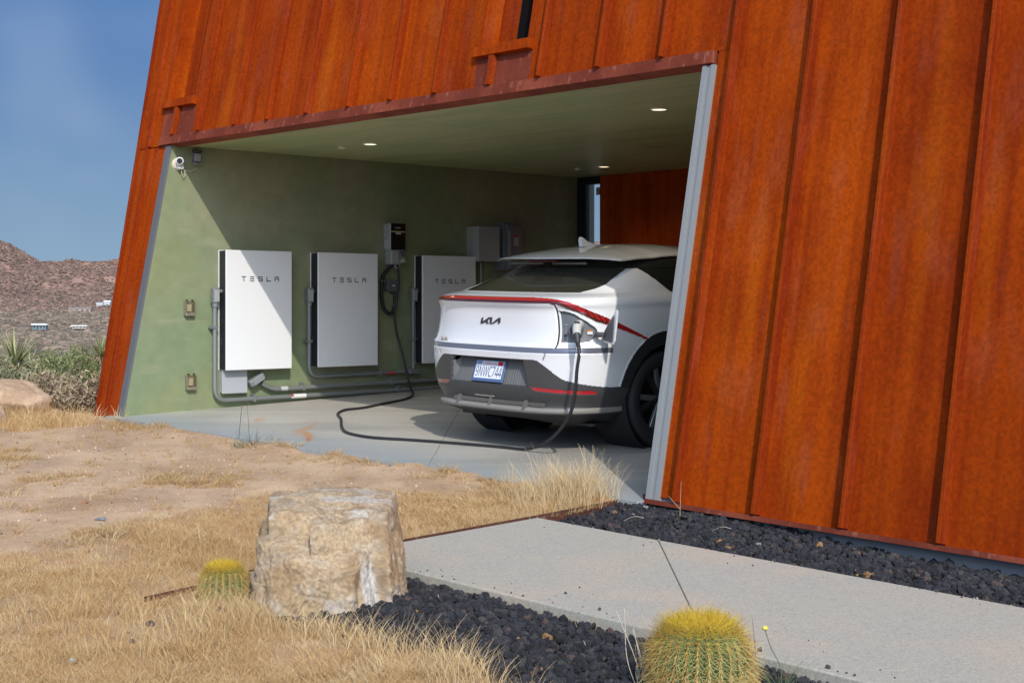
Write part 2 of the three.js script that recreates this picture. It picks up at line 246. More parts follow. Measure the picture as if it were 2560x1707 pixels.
// upper panels over the opening
const edges = [-5.94, -5.343, -4.826, -4.247, -3.67, -3.128, -2.59];
for (let i = 0; i < edges.length - 1; i++) panel(edges[i], edges[i + 1], HB, YT);
panel(-2.59, -2.2, HB, YT); panel(-1.617, -1.467, HB, YT); panel(-1.467, -0.899, HB, YT); panel(-0.899, -0.335, HB, YT); panel(-0.335, 0.253, HB, YT);
for (const x of ribsL) if (x !== -2.003) seam(x, HB, YT);
// slot windows with sill boxes
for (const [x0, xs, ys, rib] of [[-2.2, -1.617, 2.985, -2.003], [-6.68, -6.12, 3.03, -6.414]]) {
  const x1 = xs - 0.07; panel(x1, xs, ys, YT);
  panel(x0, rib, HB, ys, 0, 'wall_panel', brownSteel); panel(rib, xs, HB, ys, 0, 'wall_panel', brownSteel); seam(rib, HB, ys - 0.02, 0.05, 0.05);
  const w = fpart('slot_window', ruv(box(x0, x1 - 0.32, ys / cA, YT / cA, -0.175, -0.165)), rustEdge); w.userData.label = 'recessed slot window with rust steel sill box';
  const shadeStrip = mesh('pane_or_shade_strip', box(x1 - 0.32, x1, ys / cA, YT / cA, -0.182, -0.178), P(0.008, 0.007, 0.007, 0.85, { specularIntensity: 0.1 }), w);  // near-black strip, not glass: the jamb shadow in the slot painted as colour
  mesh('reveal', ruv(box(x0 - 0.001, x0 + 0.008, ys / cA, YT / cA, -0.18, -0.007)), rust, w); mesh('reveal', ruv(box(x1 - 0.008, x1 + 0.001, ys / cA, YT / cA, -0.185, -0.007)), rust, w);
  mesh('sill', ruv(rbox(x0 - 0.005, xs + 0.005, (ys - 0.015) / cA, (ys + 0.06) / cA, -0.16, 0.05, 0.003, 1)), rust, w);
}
panel(-6.12, -5.94, HB, YT); 
// left end: slanting corner strip beside the opening
const leftEdge = Y => -6.915 - 0.05 * Y;
{
  const strip = (xa, Y0, Y1) => { const g = extr([[leftEdge(Y0), Y0 / cA], [xa, Y0 / cA], [xa, Y1 / cA], [leftEdge(Y1), Y1 / cA]], 0.02).translate(0, 0, -0.02); return ruv(g); };
  fpart('wall_panel', strip(-6.535, 0.0, 2.655), rust); fpart('wall_panel', strip(-6.68, 2.665, YT), rust);
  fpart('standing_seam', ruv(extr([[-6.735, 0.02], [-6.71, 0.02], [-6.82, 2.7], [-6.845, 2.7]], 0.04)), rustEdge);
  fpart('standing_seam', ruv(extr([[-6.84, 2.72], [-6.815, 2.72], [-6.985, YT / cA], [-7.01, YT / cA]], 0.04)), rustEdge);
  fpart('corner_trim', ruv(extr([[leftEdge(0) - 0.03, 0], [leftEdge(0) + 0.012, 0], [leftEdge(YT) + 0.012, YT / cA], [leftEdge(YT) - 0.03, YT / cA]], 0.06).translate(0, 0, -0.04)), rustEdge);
}
// header over the opening, jambs, base rail
fpart('header', ruv(rbox(-6.64, 0.085, 2.662 / cA, 2.744 / cA, -0.09, 0.034, 0.004, 1)), brownSteel);
fpart('jamb_trim', fb(-6.532, -6.444, 0.03, 2.655, -0.16, 0.012), zincDark);
{ const j = fpart('jamb_trim', fb(0.0, 0.034, 0.0, 2.655, -0.22, 0.02), zinc); mesh('jamb_step', fb(0.036, 0.068, 0.0, 2.655, -0.22, 0.012), zinc, j); mesh('jamb_step', fb(0.07, 0.1, 0.0, 2.655, -0.22, 0.022), zinc, j); mesh('jamb_step', fb(0.034, 0.036, 0.005, 2.65, -0.22, 0.006), zincDark, j); mesh('jamb_step', fb(0.068, 0.07, 0.005, 2.65, -0.22, 0.004), zincDark, j); }
panel(0.101, 0.253, 0.03, 2.742); for (let i = 0; i < 10; i++) panel(ribsR[i], ribsR[i + 1], base(ribsR[i + 1]) + 0.02, YT);
ribsR.forEach((x, i) => seam(x, base(x) + 0.022, YT));
{ const g = extr([[0.02, base(0.02) - 0.012], [XR, base(XR) - 0.012], [XR, base(XR) + 0.016], [0.02, base(0.02) + 0.016]], 0.09).translate(0, 0, -0.04); fpart('base_rail', ruv(g), brownSteel); }
// structure behind the cladding
fpart('wall_core', fb(-6.9, XR, 2.75, YT, -0.36, -0.19), concrete); fpart('wall_core', fb(0.102, XR, -0.4, 2.73, -0.3, -0.02), concrete); fpart('wall_core', fb(-6.9, -6.54, -0.4, 2.73, -0.3, -0.03), concrete);
mesh('foundation', prismX([[-0.05, -0.6], [-0.05, -0.02], [-0.3, -0.02], [-0.3, -0.6]], 0.12, XR), darkConcrete, house);
const slantF = (Y, k) => -TL * Y - k;
mesh('garage_wall', boxUV(prismX([[slantF(-0.4, 0.01), -0.4], [slantF(2.7, 0.01), 2.7], [ZB - 0.3, 2.7], [ZB - 0.3, -0.4]], -W - 0.2, -W), 3.2, 3.2, 0.1, 0.25), plaster, house);
mesh('garage_wall', boxUV(prismX([[slantF(-0.4, 0.32), -0.4], [slantF(2.7, 0.32), 2.7], [ZB - 0.2, 2.7], [ZB - 0.2, -0.4]], 0.3, 0.5), 3.2, 3.2, 0.6, 0.1), plaster, house);
{ const zs = [[-0.62, -3.575], [-3.58, ZB - 0.2]]; for (const [a, b] of zs) { mesh('ceiling_panel', boxUV(box(-W + 0.001, -3.428, HC, HC + 0.2, b, a), 3.6, 2.4, 0.1, a), ceilMat, house); mesh('ceiling_panel', boxUV(box(-3.422, 0.32, HC, HC + 0.2, b, a), 3.6, 2.4, 0.1, a), ceilMat, house); } mesh('ceiling_deck', box(-W - 0.2, 0.49, HC + 0.21, HC + 0.3, ZB - 0.25, -0.85), concrete, house); }
for (const [a, b] of [[-6.066, -4.66], [-4.655, -3.25], [-3.245, -1.84], [-1.835, 0.32]]) mesh('back_panel', ruv(box(a, b, -0.3, HC + 0.02, ZB - 0.02, ZB)), rust, house);
mesh('back_wall', box(-6.06, 0.5, -0.4, YT, ZB - 0.3, ZB - 0.03), concrete, house);
mesh('upper_back_wall', box(-6.9, -6.06, HC + 0.31, YT, ZB - 0.3, ZB - 0.03), concrete, house);
{
  const frame = M(0.012, 0.016, 0.022, 0.4), zf = ZB - 0.004;
  const w = mesh('window', box(-W, -W + 0.11, 0.25, HC - 0.002, zf - 0.08, zf), frame, house); w.userData.label = 'narrow dark framed window in the back corner of the garage';
  mesh('frame_head', box(-W + 0.11, -6.067, HC - 0.09, HC - 0.002, zf - 0.08, zf), frame, w); mesh('frame_sill', box(-W + 0.11, -6.067, 0.2, 0.3, zf - 0.08, zf), frame, w); mesh('frame_stop', box(-W + 0.11, -W + 0.135, 0.3, HC - 0.09, zf - 0.07, zf - 0.01), frame, w);
  mesh('pane_or_shade_strip', box(-W + 0.135, -6.067, 0.3, HC - 0.09, zf - 0.03, zf - 0.024), new THREE.MeshPhysicalMaterial({ color: 0xffffff, transmission: 1, roughness: 0.02, thickness: 0 }), w);
  mesh('sticker', box(-6.15, -6.075, 2.44, 2.53, zf - 0.023, zf - 0.021), M(0.33, 0.30, 0.31, 0.6), w);
}
mesh('side_wall', ruv(prismX([[slantF(-0.4, 0.03), -0.4], [slantF(YT, 0.03), YT], [ZB - 0.3, YT], [ZB - 0.3, -0.4]], -7.0, -6.905)), rust, house);
mesh('side_wall', ruv(prismX([[slantF(-0.4, 0.03), -0.4], [slantF(YT, 0.03), YT], [ZB - 0.3, YT], [ZB - 0.3, -0.4]], XR - 0.1, XR)), rust, house);
mesh('back_wall', box(0.5, XR - 0.1, -0.4, YT, ZB - 0.3, ZB - 0.1), concrete, house);
mesh('roof', box(-7.35, XR + 0.02, YT + 0.002, YT + 0.2, ZB - 0.32, -1.24), concrete, house);
mesh('wall_skirting', prismX([[-0.03, 0.10], [-0.03, 0.135], [ZB + 0.01, 0.135 + 0.031 * 5.9], [ZB + 0.01, 0.10 + 0.031 * 5.9]], -W, -W + 0.008), M(0.13, 0.12, 0.09, 0.7), house);
// the slab, in pieces either side of its diagonal joint
{
  const f = new THREE.Group(); f.name = 'garage_floor'; scene.add(f); tag(f, 'polished grey concrete garage slab with rust stains', null, null, 'structure');
  const uvf = g => { const p = g.attributes.position, u = new Float32Array(p.count * 2); for (let i = 0; i < p.count; i++) { u[2 * i] = (p.getX(i) - FX0) / FS; u[2 * i + 1] = (p.getZ(i) - FZ0) / FS; } g.setAttribute('uv', new THREE.BufferAttribute(u, 2)); return g; };
  const ps = [[[-W - 0.05, -1.333], [-4.36, 0.07], [-6.6, 0.07], [-6.6, -0.02], [-W - 0.05, -0.02]], [[-W - 0.05, -1.337], [-4.354, 0.07], [-1.98, 0.07], [-W - 0.05, -4.34]], [[-W - 0.05, -4.344], [-1.975, 0.07], [-0.02, 0.07], [0.02, -0.25], [0.35, -0.25], [0.35, ZB - 0.1], [-W - 0.05, ZB - 0.1]]];
  for (const p of ps) mesh('slab', uvf(slab(p, 0.02, 0.25, { bevel: 0.002 })), floorMat, f);
}
// walkway, gravel edging
{
  const w = new THREE.Group(); w.name = 'walkway'; scene.add(w); tag(w, 'broom finished grey concrete walkway crossing the black gravel', null, null, 'structure');
  const uvw = g => { const p = g.attributes.position, u = new Float32Array(p.count * 2); for (let i = 0; i < p.count; i++) { u[2 * i] = p.getX(i) / 2.2; u[2 * i + 1] = (p.getZ(i) + p.getY(i)) / 2.2; } g.setAttribute('uv', new THREE.BufferAttribute(u, 2)); return g; };
  mesh('slab', uvw(slab([[-0.128, 0.79], [0.7955, 0.80], [2.2945, 2.205], [0.3, 2.2], [-0.118, 2.2]], 0.005, 0.16, { bevel: 0.008 })), walkMat, w);
  mesh('slab', uvw(slab([[0.7995, 0.80], [7, 0.83], [7, 2.22], [2.2985, 2.205]], 0.005, 0.16, { bevel: 0.008 })), walkMat, w);
  const e = thing('garden_edging', 'thin rusty steel strip edging between dry grass and black gravel', 'edging');
  const pt = [[-0.19, -0.2], [-0.15, 0.71], [-0.135, 1.83], [-0.06, 2.77], [0.0, 3.28], [0.01, 3.36]];
  for (let i = 0; i < pt.length - 1; i++) { const [a, b] = [pt[i], pt[i + 1]], n = 0.006; mesh('steel_strip', slab([[a[0] - n, a[1]], [b[0] - n, b[1]], [b[0], b[1]], [a[0], a[1]]], i > 2 ? -0.004 : 0.012, 0.2), steel, e); }
  const st = thing('edging_post', 'short rusty steel stub where the edging meets the jamb', 'post', [-0.05, G(-0.05, -0.05), -0.04]); mesh('post', rbox(-0.012, 0.012, -0.06, 0.05, -0.012, 0.012, 0.002, 1), steel, st);
}

// ---------------------------------------------------------------- equipment on the garage wall
const letters = (x, h, w, gap, st) => {                         // five spaced letters made of strokes, reading towards -z
  const S = []; const q = (i, a0, a1, b0, b1) => (S[i] ||= []).push(box(x, x + 0.0015, b0 * h, b1 * h, -(i * gap + a1 * w), -(i * gap + a0 * w))); const t = st / h, k = st / w;
  q(0, 0, 1, 1 - t, 1); q(0, 0.5 - k / 2, 0.5 + k / 2, 0, 0.86 - t * 0.4);
  for (const b of [0, 0.5 - t / 2, 1 - t]) q(1, 0, 1, b, b + t);
  for (const b of [0, 0.5 - t / 2, 1 - t]) q(2, 0, 1, b, b + t); q(2, 0, k, 0.5, 1); q(2, 1 - k, 1, 0, 0.5);
  q(3, 0, k, 0, 1); q(3, 0, 1, 0, t);
  q(4, 0, 1, 1 - t, 1); q(4, 0, 1, 0.5, 0.5 + t); q(4, 0, k, 0, 0.5); q(4, 1 - k, 1, 0, 0.5);
  return S;
};
const letterMat = M(0.05, 0.05, 0.052, 0.4, { metalness: 0.3 }), coverMat = P(0.77, 0.77, 0.77, 0.38, { clearcoat: 0.15, clearcoatRoughness: 0.3 });
[[-1.033, 'white wall battery nearest the leaning jamb, crossed by a diagonal shadow'], [-2.103, 'white wall battery in the middle of the row of three'], [-3.456, 'white wall battery partly hidden behind the car']].forEach(([z, label]) => {
  const b = thing('wall_battery', label, 'battery', [-W, 0.54, z], 0, 'wall batteries in a row');
  mesh('back_plate', rbox(0.004, 0.018, 0.0, 1.15, -0.753, 0.0, 0.003, 1), whiteP, b);
  mesh('casing', rbox(0.012, 0.132, 0.006, 1.144, -0.748, -0.004, 0.004, 1), blackTrim, b);
  mesh('front_cover', rbox(0.126, 0.147, 0, 1.15, -0.753, 0, 0.007, 3), coverMat, b);
  for (const L of letters(0.1472, 0.047, 0.05, 0.0945, 0.0082)) mesh('letter', L, letterMat, b).position.set(0, 0.852, -0.171);
  mesh('status_light', box(0.05, 0.06, 0.25, 0.32, -0.0045, -0.002), M(0.06, 0.07, 0.09, 0.3), b);
});
const fitting = (y, z) => [rbox(0.03, 0.095, y - 0.075, y + 0.075, z - 0.034, z + 0.034, 0.012, 3), bar(V(0.06, y + 0.04, z), V(0.06, y + 0.04, z - 0.085), 0.018, 0.018, 14)];
const cover = (y, z) => rbox(0.093, 0.10, y - 0.06, y + 0.055, z - 0.026, z + 0.026, 0.004, 1);
function conduitRun(label, pts, r, fits, straps, sticker) {
  const c = thing('conduit', label, 'conduit', [-W, 0, 0], 0, 'grey conduit runs');
  mesh('tube', pipe(pts.map(([y, z]) => V(0.055, y, z)), r, 0.13, 12, 140), galv, c);
  for (const [y, z] of fits) { const f = mesh('elbow_fitting', fitting(y, z), galv, c); mesh('cover', cover(y, z), boxGrey, f); mesh('coupling', bar(V(0.06, y - 0.11, z), V(0.06, y - 0.07, z), r * 1.35, r * 1.35, 14), galv, f); }
  for (const [y, z, v] of straps) mesh('strap', v ? box(0.001, 0.08, y - 0.012, y + 0.012, z - r - 0.006, z + r + 0.022) : box(0.001, 0.081, y - r - 0.006, y + r + 0.025, z - 0.012, z + 0.012), galv, c);
  if (sticker) sticker.forEach(([y, z0, z1, red]) => mesh('label_sticker', new THREE.CylinderGeometry(r + 0.0012, r + 0.0012, z0 - z1, 16, 1, true, 0, Math.PI).rotateX(Math.PI / 2).translate(0.055, y, (z0 + z1) / 2), red ? M(0.45, 0.06, 0.05, 0.5) : white, c));
}
conduitRun('grey conduit dropping beside the nearest battery and running low along the wall', [[1.19, -0.965], [0.25, -0.965], [0.285, -5.3]], 0.0215, [[1.255, -0.965]], [[0.95, -0.965, 1], [0.252, -1.4, 0], [0.268, -3.2, 0]], [[0.2575, -1.83, -2.01, 0], [0.258, -1.83, -1.86, 1]]);
conduitRun('grey conduit dropping beside the middle battery and bending along the wall', [[1.19, -2.055], [0.445, -2.055], [0.46, -3.42]], 0.0205, [[1.26, -2.055]], [[0.8, -2.055, 1], [0.449, -2.95, 0]], [[0.4515, -3.03, -3.15, 1]]);
conduitRun('short straight conduit dropping beside the half hidden battery', [[1.2, -3.40], [0.47, -3.40]], 0.0175, [[1.27, -3.40]], [[0.8, -3.40, 1]]);
{ // tee where the runs meet, and the run that starts with an angled fitting
  const t = thing('conduit_tee', 'small conduit tee fitting behind the hanging charge cable', 'fitting', [-W, 0, 0]); mesh('body', rbox(0.02, 0.09, 0.43, 0.49, -3.47, -3.33, 0.01, 2), galv, t); mesh('collar', bar(V(0.055, 0.48, -3.40), V(0.055, 0.53, -3.40), 0.026, 0.026, 14), galv, t);
  const c = thing('conduit', 'grey conduit starting at an angled fitting below the nearest battery', 'conduit', [-W, 0, 0], 0, 'grey conduit runs');
  mesh('tube', pipe([V(0.055, 0.40, -1.49), V(0.055, 0.335, -1.62), V(0.055, 0.375, -5.4)], 0.022, 0.1, 12, 120), galv, c);
  const f = mesh('angled_fitting', rbox(0.02, 0.10, -0.038, 0.038, -0.09, 0.09, 0.02, 3), galv, c); f.position.set(0, 0.437, -1.425); f.rotation.x = 0.52; const cv = mesh('cover', rbox(0.099, 0.107, -0.03, 0.03, -0.075, 0.06, 0.006, 1), M(0.34, 0.36, 0.37, 0.35, { metalness: 0.3 }), f);
  for (const z of [-1.98, -3.1, -4.0]) mesh('strap', box(0.001, 0.082, 0.31 + (-z - 1.62) * 0.0106, 0.385 + (-z - 1.62) * 0.0106, z - 0.012, z + 0.012), galv, c);
  mesh('label_sticker', new THREE.CylinderGeometry(0.0232, 0.0232, 0.08, 16, 1, true, 0, Math.PI).rotateX(Math.PI / 2).translate(0.055, 0.338, -1.75), M(0.5, 0.5, 0.5, 0.5), c);
}
{ const b = thing('junction_box', 'light grey steel box under the nearest wall battery', 'box', [-W, 0.32, -1.05]); mesh('body', rbox(0, 0.05, 0, 0.3, -0.275, 0, 0.004, 1), M(0.36, 0.38, 0.40, 0.45), b); mesh('lid', rbox(0.049, 0.055, -0.006, 0.3, -0.279, 0.004, 0.002, 1), M(0.40, 0.42, 0.44, 0.42), b); }
for (const [y, z, label, col] of [[1.06, -0.655, 'upper of two outdoor outlets on the sunlit green wall', bone], [0.362, -0.672, 'lower of two outdoor outlets on the sunlit green wall', bone]]) {
  const o = thing('wall_outlet', label, 'outlet', [-W, y, z], 0, 'covered wall outlets'); mesh('frame', extr([[0, 0], [0.1, 0], [0.1, 0.145], [0, 0.145]], 0.012).rotateY(Math.PI / 2).translate(0, 0, 0), brassy, o); mesh('device', rbox(0.01, 0.022, 0.04, 0.11, -0.078, -0.03, 0.004, 2), M(0.62, 0.58, 0.46, 0.5), o);
  mesh('side_rail', box(0.012, 0.05, 0.02, 0.14, -0.008, 0), brassy, o); mesh('side_rail', box(0.012, 0.05, 0.02, 0.14, -0.1, -0.092), brassy, o); mesh('bottom_hood', rbox(0.01, 0.055, 0.0, 0.03, -0.1, 0, 0.008, 2), brassy, o); for (const k of [-0.02, -0.08]) mesh('hinge', bar(V(0.02, 0.15, k), V(0.045, 0.15, k), 0.006), black, o);
  mesh('glass_door', box(0.05, 0.053, 0.03, 0.14, -0.094, -0.006), new THREE.MeshPhysicalMaterial({ color: lin(0.9, 0.88, 0.82), transmission: 1, roughness: 0.15, thickness: 0 }), o);
}
{ const o = thing('wall_outlet', 'outdoor outlet beside the security camera under the ceiling', 'outlet', [-W, 2.485, -0.745], 0, 'covered wall outlets'); mesh('frame', rbox(0, 0.014, 0, 0.135, -0.09, 0, 0.003, 1), greyPlastic, o); mesh('device', rbox(0.012, 0.05, 0.035, 0.11, -0.072, -0.016, 0.006, 2), M(0.36, 0.32, 0.34, 0.5), o); mesh('bottom_hood', rbox(0.005, 0.05, 0, 0.026, -0.09, 0, 0.006, 2), brassy, o); mesh('top_hood', rbox(0.005, 0.05, 0.12, 0.142, -0.09, 0, 0.004, 1), M(0.05, 0.045, 0.04, 0.6), o); }
{ const c = thing('security_camera', 'white round security camera in the upper corner of the green wall', 'camera', [-W, 2.485, -0.595]);
  mesh('mount', new THREE.CylinderGeometry(0.05, 0.06, 0.022, 28).rotateZ(-Math.PI / 2).translate(0.011, 0, 0), M(0.66, 0.58, 0.44, 0.6), c);
  const hd = mesh('housing', new THREE.LatheGeometry([[0, 0], [0.03, 0.0], [0.036, 0.01], [0.038, 0.06], [0.035, 0.072], [0.026, 0.074]].map(a => new THREE.Vector2(...a)), 28).rotateX(Math.PI / 2), white, c); hd.position.set(0.03, 0.025, -0.012); hd.rotation.set(0.05, 0.95, 0);
  mesh('lens', new THREE.CylinderGeometry(0.027, 0.027, 0.01, 24).rotateX(Math.PI / 2).translate(0, 0, 0.07), P(0.006, 0.006, 0.008, 0.1), hd);
  mesh('neck', rbox(0.005, 0.06, -0.05, 0.0, -0.035, 0.02, 0.01, 2), white, c); mesh('wire', cable([V(0.03, -0.05, -0.02), V(0.035, -0.1, -0.03), V(0.03, -0.118, -0.045), V(0.03, -0.1, -0.062), V(0.012, -0.05, -0.072), V(0.01, -0.06, -0.1), V(0.01, -0.06, -0.13), V(0.02, -0.03, -0.19)], 0.0035, 60, 6), M(0.55, 0.5, 0.4, 0.6), c);
}
{ // the vehicle charger on the wall
  const c = thing('ev_charger', 'grey and black wall mounted vehicle charger between two batteries', 'charger', [-W, 1.585, -3.03]); const body = M(0.33, 0.345, 0.33, 0.5), brd = M(0.42, 0.42, 0.36, 0.5);
  mesh('housing', rbox(0.0, 0.135, 0.145, 0.435, -0.205, 0.0, 0.022, 4), body, c); mesh('neck', rbox(0.0, 0.12, 0.0, 0.17, -0.135, -0.025, 0.012, 3), body, c);
  const fc = mesh('face_plate', rbox(0.133, 0.1365, 0.152, 0.43, -0.2, -0.006, 0.0015, 1), M(0.014, 0.012, 0.012, 0.25), c); mesh('accent_band', box(0.1364, 0.138, 0.338, 0.35, -0.198, -0.008), M(0.50, 0.40, 0.20, 0.4), fc); mesh('badge', box(0.1364, 0.138, 0.318, 0.332, -0.138, -0.07), M(0.6, 0.56, 0.55, 0.4), fc);
  { const b = []; [0.3, 0.8, 0.5, 0.9, 0.5, 1, 0.5, 0.6].forEach((k, i) => b.push(box(0.1364, 0.138, 0.378, 0.378 + 0.016 * k, -0.064 - i * 0.0095, -0.058 - i * 0.0095))); mesh('lettering', b, M(0.42, 0.42, 0.41, 0.5), fc); }
  mesh('side_panel', rbox(0.03, 0.10, 0.175, 0.255, -0.002, 0.002, 0.0015, 1), M(0.42, 0.44, 0.43, 0.45), c);
  mesh('cable_holster', new THREE.SphereGeometry(0.062, 24, 16, 0, Math.PI * 2, 0, Math.PI / 2).translate(0.06, 0.025, -0.205), M(0.36, 0.36, 0.33, 0.45), c); mesh('holster_arm', rbox(0.02, 0.09, 0.0, 0.05, -0.2, -0.1, 0.014, 3), body, c); mesh('holster_ring', new THREE.TorusGeometry(0.024, 0.009, 10, 24).rotateY(Math.PI / 2).translate(0.075, -0.012, -0.135), body, c);
  mesh('tag', box(0.09, 0.094, 0.115, 0.14, -0.185, -0.15), M(0.02, 0.24, 0.46, 0.5), c); mesh('tag_strap', box(0.09, 0.093, 0.08, 0.116, -0.175, -0.158), M(0.45, 0.47, 0.42, 0.5), c);
  const w = thing('flexible_conduit', 'thick black flexible conduit looping below the wall charger', 'conduit', [-W, 0, 0]); mesh('tube', cable([V(0.06, 1.595, -3.12), V(0.055, 1.54, -3.06), V(0.05, 1.46, -2.995), V(0.05, 1.35, -2.98), V(0.05, 1.2, -2.985), V(0.05, 1.1, -3.03), V(0.05, 1.07, -3.095), V(0.05, 1.12, -3.145), V(0.05, 1.3, -3.155)], 0.019, 90, 12), rubber, w); for (const [y, z] of [[1.41, -2.985], [1.16, -3.15]]) mesh('clip', box(0, 0.075, y - 0.006, y + 0.006, z - 0.03, z + 0.03), galv, w);
  const b = thing('junction_box', 'small dark grey box hanging under the wall charger', 'box', [-W, 1.305, -3.045]); mesh('body', rbox(0, 0.075, 0, 0.125, -0.125, 0, 0.006, 2), M(0.10, 0.105, 0.11, 0.55), b); mesh('label_sticker', box(0.075, 0.0765, 0.055, 0.066, -0.09, -0.06), white, b); mesh('gland', cyl(0.02, 0.024, 0.03, 14).translate(0.035, -0.03, -0.095), black, b);
}
{ const b = thing('utility_box', 'plain grey steel cabinet above the half hidden battery', 'cabinet', [-W, 1.64, -4.2]); mesh('body', rbox(0, 0.2, 0, 0.375, -0.3, 0, 0.005, 1), boxGrey, b); mesh('lid', rbox(0.198, 0.21, 0.0, 0.372, -0.306, 0.006, 0.004, 1), boxGrey, b); mesh('rain_hood', rbox(0, 0.214, 0.37, 0.382, -0.308, 0.008, 0.003, 1), boxGrey, b);
  for (const z of [-4.24, -4.36]) { const c = thing('conduit', z > -4.3 ? 'thin conduit below the plain grey cabinet, nearer the batteries' : 'thin conduit below the plain grey cabinet, nearer the switch', 'conduit', [-W, 0, 0], 0, 'thin conduits below the cabinet'); mesh('tube', pipe([V(0.06, 1.645, z), V(0.06, 0.5, z)], 0.011, 0.02, 10, 8), M(0.4, 0.41, 0.38, 0.4), c); mesh('coupling', bar(V(0.06, 1.62, z), V(0.06, 1.648, z), 0.018), galv, c); } }
{ const b = thing('disconnect_switch', 'dark grey safety switch box with lever on the garage wall', 'switch box', [-W, 1.55, -4.66]); mesh('body', rbox(0, 0.17, 0, 0.53, -0.21, 0.06, 0.006, 1), M(0.17, 0.19, 0.22, 0.5), b); const d = mesh('door', rbox(0.168, 0.2, 0.0, 0.5, -0.2, 0.03, 0.008, 2), boxDark, b); mesh('door_trim', rbox(0.2, 0.212, 0.03, 0.44, -0.015, 0.02, 0.004, 1), M(0.22, 0.25, 0.28, 0.4), d);
  mesh('warning_label', box(0.2, 0.2015, 0.27, 0.38, -0.14, -0.07), new THREE.MeshStandardMaterial({ color: lin(0.34, 0.30, 0.30), roughness: 0.6 }), d); mesh('warning_header', box(0.2012, 0.2022, 0.365, 0.39, -0.135, -0.075), M(0.40, 0.03, 0.02, 0.5), d); mesh('warning_mark', box(0.2, 0.2015, 0.455, 0.463, -0.13, -0.06), M(0.42, 0.04, 0.03, 0.5), d);
  mesh('lever', [bar(V(0.1, 0.27, -0.235), V(0.12, 0.47, -0.25), 0.012), new THREE.SphereGeometry(0.022, 14, 10).translate(0.12, 0.48, -0.25), rbox(0.06, 0.14, 0.22, 0.3, -0.245, -0.205, 0.008, 2)], black, b); }
// recessed lights and sensors in the ceiling
const lampM = new THREE.MeshStandardMaterial({ color: lin(0.9, 0.85, 0.75), emissive: lin(1, 0.80, 0.52), emissiveIntensity: 1.6 });
[[-5.077, -1.818, 'lit recessed ceiling light above the wall batteries'], [-1.575, -1.887, 'lit recessed ceiling light nearest the right jamb'], [-5.207, -5.094, 'lit recessed ceiling light close to the back window']].forEach(([x, z, l]) => {
  const t = thing('ceiling_light', l, 'ceiling light', [x, HC, z], 0, 'recessed ceiling lights'); mesh('trim_ring', new THREE.TorusGeometry(0.062, 0.007, 10, 36).rotateX(Math.PI / 2).translate(0, -0.002, 0), white, t); mesh('lens', new THREE.CylinderGeometry(0.058, 0.058, 0.006, 32).translate(0, -0.002, 0), lampM, t);
  const s = new THREE.SpotLight(lin(1, 0.80, 0.55), 1.0, 8, 1.15, 0.8, 2); s.position.set(x, HC - 0.02, z); s.target.position.set(x, 0, z); s.castShadow = true; s.shadow.radius = 2; scene.add(s, s.target);
});
[[-5.474, -1.793, 'small unlit ceiling sensor beside the light above the batteries'], [-5.586, -5.076, 'small unlit ceiling sensor near the back window']].forEach(([x, z, l]) => { const t = thing('ceiling_sensor', l, 'sensor', [x, HC, z], 0, 'ceiling sensors'); mesh('disc', new THREE.CylinderGeometry(0.036, 0.042, 0.014, 28).translate(0, -0.007, 0), M(0.8, 0.78, 0.7, 0.5), t); mesh('nozzle', new THREE.CylinderGeometry(0.008, 0.012, 0.014, 14).translate(0, -0.014, 0), white, t); });

